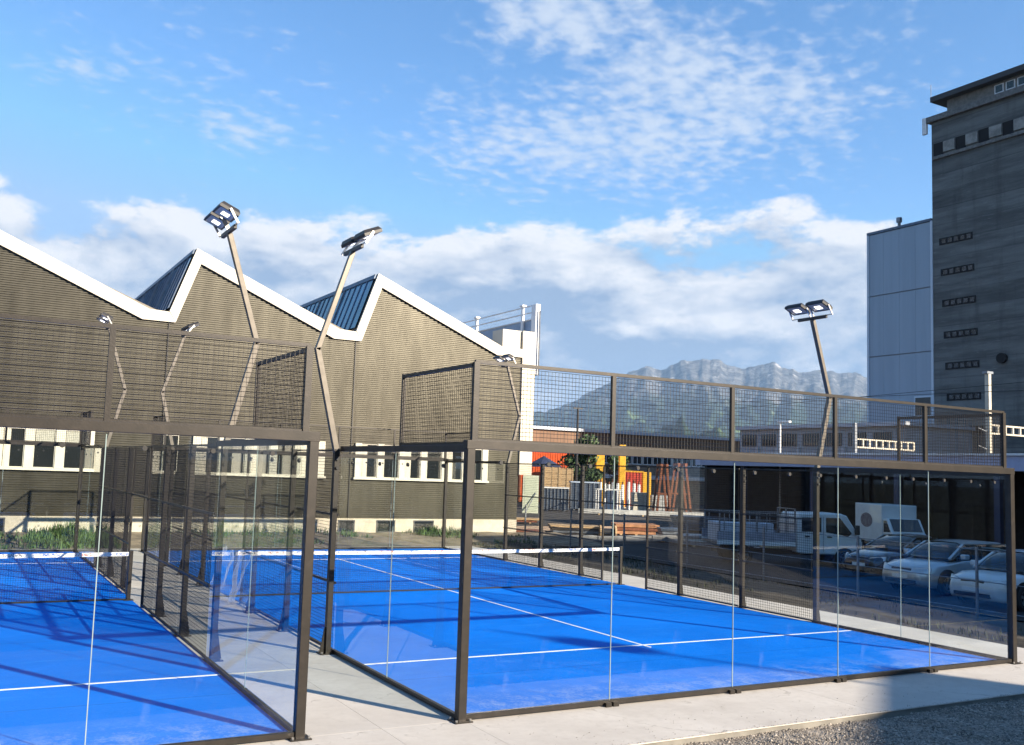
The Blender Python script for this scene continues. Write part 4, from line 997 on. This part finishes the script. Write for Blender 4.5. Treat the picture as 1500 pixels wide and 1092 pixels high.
# long pipes / profiles lying on bearers
def stack(u0, u1, vb, vt, lb, m, n=4, name='sheet_stack', dep=1.6):
    p, w, h = at(u0, u1, vb, vt); t = thing(name, lb, 'stack', (p.x, p.y, YZ), -YAW)
    for k in range(n):
        z0 = .1 + (h - .1) * k / n; j = .06 * ((k * 7919) % 5 - 2)
        MB().box(-w / 2 + j, w / 2 + j, 0, dep, z0, z0 + (h - .1) / n - .03).build('layer', m[k % len(m)], t)
    for x in (-w * .35, 0, w * .35): MB().box(x - .06, x + .06, -.02, dep + .02, 0, .098).build('bearer', M_wood, t)
    return t
M_pale = mat('pale_profiles', (.52, .52, .50), .5, .3, var=.15)
M_ochre = mat('ochre_boards', (.42, .2, .1), .8, var=.3)
stack(992, 1068, 781, 757, 'long stack of dark blue steel sheets on bearers', [M_bluesteel], 5)
stack(1056, 1104, 775, 758, 'short stack of pale grey profiles with white ends', [M_pale, M_steel], 3)
stack(1000, 1112, 803, 786, 'long low stack of grey perforated profiles beside the fence', [M_steel, M_pale], 3)
stack(900, 964, 786, 768, 'low stack of reddish brown boards on bearers', [M_ochre, M_rust], 3)
stack(850, 1034, 757, 748, 'very long white beam lying across bearers in the yard', [M_pale], 1, 'long_beam', .4)
stack(700, 790, 767, 758, 'long dark timber stack near the hall corner', [M_rust, M_wood], 2, 'timber_stack', 1)
M_tar = mat('tarred_timber', (.05, .042, .035), .85, var=.4, vscale=2)
stack(704, 792, 792, 776, 'dark stack of tarred sleepers near the kerb wall', [M_tar, M_tar, M_rust], 3, 'timber_stack', 1.2)
stack(806, 880, 788, 770, 'dark stack of weathered planks beside the tarred sleepers', [M_tar, M_steel, M_tar, M_wood], 4, 'timber_stack', 1.4)
stack(1118, 1190, 812, 800, 'low pale stack of boards lying before the flatbed truck', [M_pale, M_wood], 2, 'board_stack', .9)
stack(968, 998, 795, 774, 'short grey stack of steel sections beside the long blue stack', [M_steel, M_bluesteel], 4, 'sheet_stack', 1.0)
p, w, h = at(880, 900, 790, 770)
t = thing('cable_drum', 'wooden cable drum standing on the yard between the stacks', 'cable drum', (p.x, p.y, YZ), -YAW)
r_ = h / 2
for x in (-.35, .35): MB().bar((x - .04, 0, r_), (x + .04, 0, r_), 2 * r_, n=20).build('flange', M_wood, t)
MB().bar((-.3, 0, r_), (.3, 0, r_), r_ * 1.1, n=16).build('core', M_plastic, t)
# rails crossing the yard
trk = thing('railway_track', 'pair of weathered rails on sleepers crossing behind the courts', 'railway track', (40, 31, YZ))
for y in (0, 1.435):
    MB().box(-24, 60, y - .035, y + .035, .08, .20).build('rail', mat('rail_steel', (.22, .17, .14), .45, .7), trk)
slm = MB().box(-.12, .12, -.55, 2.0, -.015, .079).mesh('sleeper', mat('sleeper', (.12, .10, .085), .9, var=.2))
for k in range(56): link('sleeper', slm, trk, (-23.5 + 1.5 * k, 0, 0))
# dark low retaining wall with stone kerb behind the courts
kw = thing('kerb_wall', 'low grey stone kerb wall along the yard behind the courts', 'wall', (15.3, 24.4, -0.15))
for k in range(16): bevel(MB().box(.02 + k * 1.5, 1.48 + k * 1.5, 0, .35, -.02, .20 + .02 * (k % 3)).build('stone', mat('kerb_stone', (.19, .19, .19), .9, var=.25, vscale=2, bump=.3), kw), .02)

# tree in the yard
def leaf_mesh(b, centre, rad, n, size, rng):
    for _ in range(n):
        while True:
            d = Vector((rng.uniform(-1, 1), rng.uniform(-1, 1), rng.uniform(-1, 1)))
            if 0.15 < d.length < 1: break
        p = Vector(centre) + Vector((d.x * rad[0], d.y * rad[1], d.z * rad[2]))
        a = Vector((rng.gauss(0, 1), rng.gauss(0, 1), rng.gauss(0, 1))).normalized(); c_ = a.orthogonal().normalized(); e = a.cross(c_)
        s = size * rng.uniform(.6, 1.4); i = len(b.v)
        b.v += [tuple(p - c_ * s), tuple(p + e * s * .55), tuple(p + c_ * s), tuple(p - e * s * .55)]; b.f.append((i, i + 1, i + 2, i + 3))
def tree(loc, H, Wd, label, seed, group=None):
    t = thing('leafy_tree', label, 'tree', loc, 0, group); rng = random.Random(seed)
    tk = MB(); tk.bar((0, 0, 0), (0.1, 0, H * .45), Wd * .09, n=8, w2=Wd * .05)
    for k in range(6):
        a = k * 1.1; tk.bar((0.1, 0, H * (.3 + .05 * k)), (math.cos(a) * Wd * .35, math.sin(a) * Wd * .35, H * (.55 + .06 * k)), Wd * .04, n=6, w2=Wd * .012)
    tk.build('trunk', mat('bark', (.07, .05, .035), .9, var=.3), t)
    lf = MB()
    for k in range(22):
        a = rng.uniform(0, 6.28); r = rng.uniform(.05, .36) * Wd; z = H * rng.uniform(.38, .92); q = .16 * Wd * rng.uniform(.7, 1.3)
        r *= 1.0 if z < H * .7 else .6
        leaf_mesh(lf, (math.cos(a) * r, math.sin(a) * r, z), (q, q, q * .8), 110, .045 * Wd, rng)
    lf.build('crown', mat('tree_leaf', (.045, .085, .028), .7, var=.45, vscale=.8), t, fixn=False)
p = atd(838, 876, 640, 84)[0]; tree((p.x, p.y, YZ), 6.4, 4.6, 'dark green leafy tree behind the containers', 4)
p = atd(890, 920, 660, 90)[0]; tree((p.x, p.y, YZ), 5.0, 3.2, 'small green tree between the two yellow pillars', 9)

# ------------------------------------------------------------------ far buildings
# brown hall with a band of white framed windows
bh = thing('brown_hall', 'long low brown hall with a row of white framed windows', 'building', (44, 70, YZ))
M_brown = mat('brown_cladding', (.17, .095, .055), .7, .1, var=.2, vscale=.4, stretch=(6, 1, 1))
MB().box(-4, 29.0, 0, 14, 5.7, 7.2).build('upper_wall', M_brown, bh)
MB().box(-4, 29.0, .6, 14, 0, 5.699).build('lower_wall', mat('brown_hall_lower', (.24, .19, .14), .8, var=.1), bh)
MB().box(-4, 29.2, -.3, 14.2, 7.2, 7.5).build('roof_edge', mat('pale_roof_edge', (.42, .46, .52), .5, .2), bh)
for k in range(24):
    x = -3.6 + k * 1.36
    w_ = MB().box(x, x + 1.2, .5, .598, 4.1, 5.5).build('window', M_white, bh); MB().box(x + .08, x + .56, .49, .499, 4.2, 5.4).build('pane', M_winglass, w_); MB().box(x + .64, x + 1.12, .49, .499, 4.2, 5.4).build('pane', M_winglass, w_)
MB().box(-4, 29, .3, .59, 2.6, 3.0).build('canopy', M_white, bh)
# low grey building with a strip of windows
XG = 66.0
gb_ = thing('grey_depot', 'long grey depot with a high strip of dark windows below the tower', 'building', (XG, 52, YZ))
M_gconc = mat('grey_concrete', (.30, .33, .36), .8, var=.12, vscale=.3)
ya, yb = gx(1312, 650, XG).y - 52, gx(1084, 650, XG).y - 52
MB().box(0, 14, ya - 1, yb, 0, 8.0).build('wall', M_gconc, gb_)
MB().box(-.4, 14.4, ya - 1.3, yb + .3, 8.001, 8.35).build('roof_edge', mat('pale_roof_edge', (.42, .46, .52)), gb_)
n = 7; dy_ = (yb - ya) / n
for k in range(n):
    y0 = ya + k * dy_ + .35
    f = MB().box(-.05, -.002, y0, y0 + dy_ - .7, 6.3, 7.5).build('window_strip', mat('dark_window_frame', (.05, .055, .06), .5), gb_)
    for j in range(5):
        wj = (dy_ - .8) / 5; MB().box(-.06, -.051, y0 + .06 + j * wj, y0 + j * wj + wj - .04, 6.4, 7.4).build('pane', M_winglass, f)
    MB().box(-.3, -.002, ya + k * dy_ - .12, ya + k * dy_ + .18, 0, 6.2).build('pilaster', mat('pale_pilaster', (.42, .45, .48), .8), gb_)
    MB().box(-.05, -.002, y0, y0 + dy_ - .8, 3.0, 4.2).build('loading_door', M_dark, gb_)
# concrete silo tower with metal clad annex
XT = 75.0
tw = thing('silo_tower', 'tall dark concrete silo tower with small window strips and a roof storey', 'tower', (XT, 36, YZ))
def silo_material():
    m = bpy.data.materials.new('board_marked_concrete'); m.use_nodes = True; t = NT(m.node_tree); b = m.node_tree.nodes['Principled BSDF']
    v = t.n('ShaderNodeTexCoord').outputs['Object']
    def mpd(sx, sy, sz):
        mpn = t.n('ShaderNodeMapping'); t.l(v, mpn.inputs[0]); mpn.inputs['Scale'].default_value = (sx, sy, sz); return mpn.outputs[0]
    n1 = t.noise(mpd(1, .12, 1.0), .9, 7, 0.65); n2 = t.noise(mpd(1, .5, 3.0), 1.2, 6, .7); n3 = t.noise(mpd(1, .9, .15), 1.0, 5, .6); n4 = t.noise(v, 2.5, 5, .7)
    c = t.mix(t.ss(n1, .35, .65), (.105, .11, .105), (.19, .20, .19))
    c = t.mix(t.m('MULTIPLY', t.ss(n2, .55, .75), .6), c, (.28, .29, .28))
    c = t.mix(t.m('MULTIPLY', t.ss(n3, .5, .75), .5), c, (.07, .07, .065))
    c = t.mix(t.m('MULTIPLY', t.ss(n4, .6, .75), .4), c, (.06, .058, .055))
    sx = t.n('ShaderNodeSeparateXYZ'); t.l(v, sx.inputs[0])
    lift = t.m('FRACT', t.m('MULTIPLY', sx.outputs[2], 0.62)); wn = t.n('ShaderNodeTexWhiteNoise', noise_dimensions='1D'); t.l(t.m('FLOOR', t.m('MULTIPLY', sx.outputs[2], 0.62)), wn.inputs['W'])
    c = t.mix(t.m('MULTIPLY', t.m('LESS_THAN', lift, 0.06), 0.3), c, (.05, .05, .048))
    hs_ = t.n('ShaderNodeHueSaturation'); t.l(c, hs_.inputs['Color']); t.l(t.m('ADD', 0.80, t.m('MULTIPLY', wn.outputs[0], 0.25)), hs_.inputs['Value']); c = hs_.outputs[0]
    t.l(c, b.inputs['Base Color']); b.inputs['Roughness'].default_value = .9
    bn = t.n('ShaderNodeBump'); bn.inputs['Strength'].default_value = .6; bn.inputs['Distance'].default_value = .1; t.l(n2, bn.inputs['Height']); t.l(bn.outputs[0], b.inputs['Normal'])
    return m
M_silo = silo_material()
yfar = gx(1366, 400, XT).y - 36; ynear = -8.0
ztop = gx(1362, 178, XT).z
bevel(MB().box(0, 20, ynear, yfar, 0, ztop).build('shaft', M_silo, tw), .08)
MB().box(-.35, 20.3, ynear, yfar + .3, ztop + .002, ztop + .55).build('cornice', mat('tower_cornice', (.16, .16, .15), .85, var=.3), tw)
y2 = gx(1377, 150, XT).y - 36; z2 = gx(1378, 152, XT).z
MB().box(.6, 19, ynear, y2 - .3, ztop + .551, ztop + 2.0).build('roof_storey', mat('roof_storey_wall', (.20, .19, .17), .85, var=.2), tw)
MB().box(-.2, 19.6, ynear, y2 + .9, ztop + 2.001, ztop + 2.5).build('roof_slab', mat('dark_roof_slab', (.05, .052, .055), .7), tw)
MB().bar((-.2, y2 + .8, ztop + 2.5), (-.2, y2 + .8, ztop + 3.7), .06, n=6).build('aerial', M_steel, tw)
MB().box(-.3, -.05, yfar + .31, yfar + .75, ztop - 1.0, ztop + 0.6).build('antenna_panel', M_white, tw)
yv = y2 - 5.0
for k in range(14):
    y = yv - k * 1.05
    if k % 5 == 4: continue
    f = MB().box(.53, .598, y - .85, y, ztop + .95, ztop + 1.75).build('roof_window', M_white, tw); MB().box(.515, .529, y - .75, y - .1, ztop + 1.03, ztop + 1.68).build('pane', M_winglass, f)
# belt of square openings and infill panels below the roof
zb = gx(1385, 212, XT).z
for k in range(14):
    y = yfar - .25 - k * 2.25
    MB().box(-.03, -.003, y - 1.0, y, zb - .62, zb + .62).build('opening', M_dark, tw)
    MB().box(-.14, -.003, y - 2.2, y - 1.05, zb - .45, zb + .55).build('infill_panel', mat('pale_infill', (.26, .255, .23), .8, var=.3, vscale=1.2), tw)
MB().box(-.2, -.002, ynear, yfar - .2, zb - .95, zb - .66).build('sill_band', mat('tower_cornice', (.16, .16, .15)), tw)
for v_ in (347, 393, 439, 486, 532, 578, 626):
    zc = gx(1396, v_, XT).z; y1_ = gx(1376 + (v_ - 347) * .048, v_, XT).y - 36; y0_ = y1_ - 3.3
    f = MB().box(-.04, -.002, y0_, y1_, zc - .33, zc + .33).build('window_strip', M_dark, tw)
    for j in range(5): MB().box(-.055, -.041, y0_ + .15 + j * .62, y0_ + .15 + j * .62 + .4, zc - .2, zc + .2).build('pane', mat('dusty_pane', (.035, .038, .042), .15, var=.8, vscale=1.1), f)
rv = gx(1469, 521, XT)
MB().bar((-.3, rv.y - 36, rv.z), (.1, rv.y - 36, rv.z), .9, n=14).build('round_vent', M_dark, tw)
an = thing('metal_clad_annex', 'pale blue metal clad annex attached to the concrete tower', 'building', (XT, 50, YZ))
yA0 = yfar + 36 - 50 + .05; yA1 = gx(1272, 420, XT).y - 50; zA = gx(1272, 342, XT).z
M_panel = mat('annex_panel', (.30, .37, .44), .5, .25, var=.06, vscale=.5, stretch=(1, 2.5, .1), dirt=((.30, .36, .42), .5, .4))
MB().box(.12, 14, yA0, yA1, 0, zA).build('core', mat('annex_core', (.25, .3, .35), .6), an)
zj = [0, gx(1276, 520, XT).z, gx(1274, 432, XT).z, zA]
for k in range(3):
    for j in range(4):
        a = yA0 + (yA1 - yA0) * j / 4; b_ = yA0 + (yA1 - yA0) * (j + 1) / 4
        MB().box(0, .118, a + .008, b_ - .008, zj[k] + .06, zj[k + 1] - .06).build('panel', M_panel, an)
MB().box(-.1, 14.1, yA0, yA1 + .1, zA + .001, zA + .25).build('roof_edge', M_bluetrim, an)
for y in (yA0 + .02, yA1 + .02): MB().box(-.08, .2, y - .12, y + .1, 0, zA).build('corner_trim', mat('annex_trim', (.55, .62, .68), .5), an)
MB().bar((1.2, yA0 + 4.4, zA + .2), (1.2, yA0 + 4.4, zA + 1.0), .3, n=8).build('vent_pipe', M_steel, an); MB().bar((1.2, yA0 + 4.4, zA + 1.001), (1.2, yA0 + 4.4, zA + 1.45), .55, n=8).build('vent_cowl', M_steel, an)
wp = gx(1353, 592, XT)
f = MB().box(-.1, -.002, wp.y - 50 - .95, wp.y - 50 + .95, wp.z - 1.0, wp.z + 1.0).build('window', mat('annex_trim', (.55, .62, .68)), an); MB().box(-.12, -.101, wp.y - 50 - .8, wp.y - 50 + .8, wp.z - .85, wp.z + .85).build('pane', M_winglass, f)

# ------------------------------------------------------------------ railway portals, lamps, poles
def lattice(t, x0, x1, z, hh=.6):
    for zz in (z, z - hh): MB().bar((x0, 0, zz), (x1, 0, zz), .10).build('boom_chord', M_cream, t)
    n = max(4, int(abs(x1 - x0) / .7))
    for k in range(n + 1):
        x = x0 + (x1 - x0) * k / n; MB().bar((x, 0, z - hh), (x, 0, z), .12).build('lattice_bar', M_cream, t)
pa_, pb_ = gy(1338, 641, 38.0), gy(1252, 643, 38.0)
t = thing('railway_portal', 'white lattice railway portal boom in front of the grey depot', 'railway mast', (pb_.x, pb_.y, YZ))
bevel(MB().box(-.13, .13, -.13, .13, 0, pb_.z + 1.4).build('mast', M_steel, t), .02)
lattice(t, .16, pa_.x - pb_.x, pb_.z - YZ)
MB().bar(((pa_.x - pb_.x) * .72, 0, pb_.z - .6), ((pa_.x - pb_.x) * .72, 0, pb_.z - 1.9), .12).build('hanger', M_cream, t)
p2 = gy(1447, 548, 26.0)
t = thing('railway_mast', 'tall pale railway mast with a lattice boom before the concrete tower', 'railway mast', (p2.x, p2.y, YZ))
bevel(MB().box(-.13, .13, -.13, .13, 0, p2.z - YZ).build('shaft', M_cream, t), .02); MB().box(-.3, .3, -.16, .16, p2.z - YZ + .001, p2.z - YZ + .14).build('head', M_steel, t)
a = gy(1462, 624, 26.0); lattice(t, .15, 9.0, a.z - YZ, .5)
for z in (p2.z * .55, p2.z * .66): MB().bar((-.1, 0, z), (-1.0, 0, z + .2), .05).build('insulator_arm', M_steel, t)
ct = thing('overhead_wires', 'pair of thin overhead wires strung in front of the tower', 'overhead wires', (48, 40, 0))
for (ua, va, ub, vb) in ((1060, 600, 1500, 560), (870, 598, 1500, 572)):
    A_, B_ = gx(ua, va, 60), gx(ub, vb, 46); MB().bar(A_ - Vector((48, 40, 0)), B_ - Vector((48, 40, 0)), .035, n=5).build('wire', M_black, ct)
lp = gx(1143, 614, 38.0)
t = thing('street_lamp', 'slim white street lamp rising behind the court mesh', 'street lamp', (lp.x, lp.y, YZ))
MB().bar((0, 0, 0), (0, 0, lp.z), .14, n=10, w2=.09).build('pole', M_white, t); bevel(MB().box(-.12, .12, -.75, .15, lp.z + .001, lp.z + .12).build('lamp_head', M_white, t), .03)
for (u_, vt_, lb) in ((843, 594, 'dark bare pole standing in the yard by the brown hall'), (1086, 560, None)):
    if lb is None: continue
    q2 = gz(u_, 745, YZ); zz = gy(u_, vt_, q2.y).z
    t = thing('dark_pole', lb, 'pole', (q2.x, q2.y, YZ)); MB().bar((0, 0, 0), (0, 0, zz), .26, n=10, w2=.2).build('shaft', M_plastic, t); MB().bar((-.5, 0, zz), (.5, 0, zz), .1).build('crossarm', M_plastic, t)

# ------------------------------------------------------------------ buildings behind the camera that shade foreground and car park, plus one added to darken reflections
SH = 1 / math.tan(SUN_EL)
def neighbour(name, label, corners, H, wallc):
    cx0 = sum(c[0] for c in corners) / len(corners); cy0 = sum(c[1] for c in corners) / len(corners)
    t = thing(name, label, 'building', (cx0, cy0, -0.3))
    P2 = [(x - cx0, y - cy0) for x, y in corners]
    MB().prism(P2, 'z', 0, H).build('wall', wallc, t)
    MB().prism([(x * 1.012, y * 1.012) for x, y in P2], 'z', H + .001, H + .15).build('roof', M_roof, t)
    for i in range(len(P2)):
        a = Vector((*P2[i], 0)); b_ = Vector((*P2[(i + 1) % len(P2)], 0)); L_ = (b_ - a).length; d = (b_ - a).normalized(); n_ = Vector((d.y, -d.x, 0))
        if n_.dot((a + b_) / 2) < 0: n_ = -n_
        k = 0
        while 1.5 + k * 3 + 1.4 < L_:
            for fl in range(int(H // 3)):
                o_ = a + d * (1.5 + k * 3); z = 1.0 + fl * 3
                w_ = MB(); w_.loft([[o_ + n_ * .005 + Vector((0, 0, z)), o_ + d * 1.4 + n_ * .005 + Vector((0, 0, z)), o_ + d * 1.4 + n_ * .005 + Vector((0, 0, z + 1.4)), o_ + n_ * .005 + Vector((0, 0, z + 1.4))], [o_ + n_ * .06 + Vector((0, 0, z)), o_ + d * 1.4 + n_ * .06 + Vector((0, 0, z)), o_ + d * 1.4 + n_ * .06 + Vector((0, 0, z + 1.4)), o_ + n_ * .06 + Vector((0, 0, z + 1.4))]])
                w_.build('window', M_winglass, t)
            k += 1
    return t
H1 = 9.0; s1 = Vector((0.5, -0.866)) * (H1 * SH)
C0 = Vector((7.29, 0.80)) + s1; e1 = Vector((-0.79, -0.62)); e2 = Vector((0.5, -0.866))
nb = neighbour('neighbour_house', 'plain brown rendered house standing behind the gravel bank', [tuple(C0), tuple(C0 + e2 * 11), tuple(C0 + e2 * 11 + e1 * 15), tuple(C0 + e1 * 15)], H1, mat('brown_render', (.075, .06, .05), .9, var=.15))
ap = C0 + e1 * 1.35 + e2 * .2
am = MB(); lx, ly = ap.x - nb.location.x, ap.y - nb.location.y
MB().bar((lx, ly, H1), (lx, ly, H1 + 2.9), .10, n=8).build('aerial_mast', M_steel, nb); MB().box(lx - .25, lx + .25, ly - .25, ly + .25, H1 + 1.7, H1 + 2.3).build('aerial_dish', M_steel, nb)
neighbour('unseen_reflection_block', 'unseen dark block added behind the gravel bank to darken glass reflections', [(-48, -50), (5, -50), (5, -38), (-48, -38)], 12.0, mat('dark_block_wall', (.06, .045, .036), .9, var=.2))  # added out of view to keep bright sky out of the court glass
neighbour('neighbour_hall', 'long charcoal industrial hall standing beside the car park', [(27, -26), (62, -26), (62, 0.0), (27, 0.0)], 12.0, mat('charcoal_hall_wall', (.035, .035, .038), .8, var=.15))

# ================================================================== MOUNTAINS
sk = [(420, 640), (560, 632), (650, 622), (720, 612), (770, 606), (810, 600), (840, 588), (870, 572), (900, 556), (925, 545), (938, 539), (948, 538), (962, 541), (975, 540), (986, 534), (998, 525), (1006, 529), (1016, 526), (1030, 525), (1045, 527), (1058, 531), (1075, 534), (1092, 540), (1103, 538), (1118, 533), (1131, 531), (1146, 537), (1162, 544), (1180, 546), (1198, 541), (1212, 543), (1226, 547), (1238, 543), (1250, 545), (1262, 549), (1276, 553), (1300, 548), (1340, 556), (1400, 545), (1480, 560), (1600, 552), (1750, 575), (1900, 590), (2100, 600)]
prof_ = []
for (u_, v_) in sk:
    d = ray(u_, v_); prof_.append((math.atan2(d.x, d.y), d.z / math.hypot(d.x, d.y)))
def prof_el(az):
    if az <= prof_[0][0]: return max(0.004, prof_[0][1] - (prof_[0][0] - az) * .10)
    for (a0, t0), (a1, t1) in zip(prof_, prof_[1:]):
        if az <= a1: return t0 + (t1 - t0) * (az - a0) / (a1 - a0)
    return max(0.02, prof_[-1][1] - (az - prof_[-1][0]) * .12)
RR = 10000.0
mt = MB(); NA, NR = 950, 150; A0, A1 = prof_[0][0] - .30, prof_[-1][0] + .30
def ridged(p, o=5):
    v_, a_, f_ = 0.0, 0.5, 1.0
    for _ in range(o):
        v_ += a_ * (1 - abs(noise.noise((p[0] * f_, p[1] * f_, p[2])))) ** 2; a_ *= 0.5; f_ *= 2.1
    return v_
tops = []
for i in range(NA + 1):
    az = A0 + (A1 - A0) * i / NA; e_l = prof_el(az)
    jag = noise.fractal((az * 95, 0.3, 2.0), 0.9, 2.1, 5)
    tops.append((az, (e_l + jag * 0.0030 * min(1, e_l / 0.07) ** 2) * RR + CZ))
for j in range(NR + 1):
    t_ = j / NR; r = 2600 + (12200 - 2600) * t_ ** 0.8
    s_ = min(1.0, (r - 2600) / (RR - 2600))
    for i in range(NA + 1):
        az, top = tops[i]; x, y = CX + r * math.sin(az), CY + r * math.cos(az)
        if r <= RR: f_ = 0.26 * s_ ** 1.2 + .74 * s_ ** 3.0
        else: f_ = max(0, 1 - (r - RR) / 1500)
        warp_ = 0.25 * noise.noise((az * 14, r * .0006, 5.0))
        gul = ridged((az * 26 + warp_, r * .00035, 1.7))                 # spurs and gullies running down the face
        w_ = 4 * s_ * (1 - s_)
        h = top * f_ + top * .30 * (gul - .62) * w_ + 22 * noise.fractal((x * .004, y * .004, 9), 1, 2, 4) * min(1, (r - 2600) / 900) * (1 - s_ * .6)
        h += 95 * math.exp(-((r - 4200) / 900) ** 2) * (1 + .8 * noise.noise((az * 9, 1, 2)))
        if r < RR * .995: h = min(h, (top - CZ) * (r / RR) * .985 + CZ)
        mt.v.append((x, y, max(-5, h) - 4 * (t_ < .02)))
for j in range(NR):
    for i in range(NA):
        a = j * (NA + 1) + i; mt.f.append((a, a + 1, a + NA + 2, a + NA + 1))
def mountain_material():
    m = bpy.data.materials.new('mountain'); m.use_nodes = True; t = NT(m.node_tree); b = m.node_tree.nodes['Principled BSDF']
    ge = t.n('ShaderNodeNewGeometry'); sp = t.n('ShaderNodeSeparateXYZ'); t.l(ge.outputs['Position'], sp.inputs[0]); z = sp.outputs[2]
    ns = t.n('ShaderNodeSeparateXYZ'); t.l(ge.outputs['Normal'], ns.inputs[0]); nz = ns.outputs[2]
    n1 = t.noise(ge.outputs['Position'], .0022, 7, .65); n2 = t.noise(ge.outputs['Position'], .009, 6, .7); n3 = t.noise(ge.outputs['Position'], .03, 5, .6)
    mpn = t.n('ShaderNodeMapping'); t.l(ge.outputs['Position'], mpn.inputs[0]); mpn.inputs['Scale'].default_value = (1, 1, .25); n4 = t.noise(mpn.outputs[0], .010, 7, .7)
    forest = t.mix(t.ss(n3, .3, .7), (.010, .022, .014), (.03, .055, .025))
    meadow = t.m('MULTIPLY', t.ss(n1, .56, .66), .9)
    low = t.mix(meadow, forest, (.15, .22, .06))
    rock = t.mix(t.ss(n4, .35, .65), (.045, .05, .06), (.19, .19, .19))
    snow = t.m('MULTIPLY', t.ss(n2, .58, .68), t.ss(z, 700, 950))
    rock = t.mix(t.m('MULTIPLY', snow, .6), rock, (.80, .80, .80))
    hf = t.ss(t.m('ADD', z, t.m('MULTIPLY', t.m('SUBTRACT', n1, .5), 900)), 560, 820)
    t.l(t.mix(hf, low, rock), b.inputs['Base Color']); b.inputs['Roughness'].default_value = .95; b.inputs['Specular IOR Level'].default_value = .1
    bn = t.n('ShaderNodeBump'); bn.inputs['Strength'].default_value = .9; bn.inputs['Distance'].default_value = 60; t.l(t.m('ADD', n2, t.m('MULTIPLY', n4, .7)), bn.inputs['Height']); t.l(bn.outputs[0], b.inputs['Normal'])
    return m
structure(mt.build('mountain_range', mountain_material(), smooth=True, fixn=False))

# the air between: closed box round camera, scene and mountains
hz = MB().box(-14600, 14600, -14600, 14600, -40, 1420)
hm = bpy.data.materials.new('haze_air'); hm.use_nodes = True; t = NT(hm.node_tree); hm.node_tree.nodes.clear()
pv = t.n('ShaderNodeVolumePrincipled'); pv.inputs['Color'].default_value = (.42, .66, 1.0, 1); pv.inputs['Density'].default_value = 5.2e-5; pv.inputs['Anisotropy'].default_value = 0.0
oo = t.n('ShaderNodeOutputMaterial'); t.l(pv.outputs[0], oo.inputs['Volume'])
tag(hz.build('haze', hm), 'pale blue air haze in front of the far mountains', 'haze', kind='stuff')
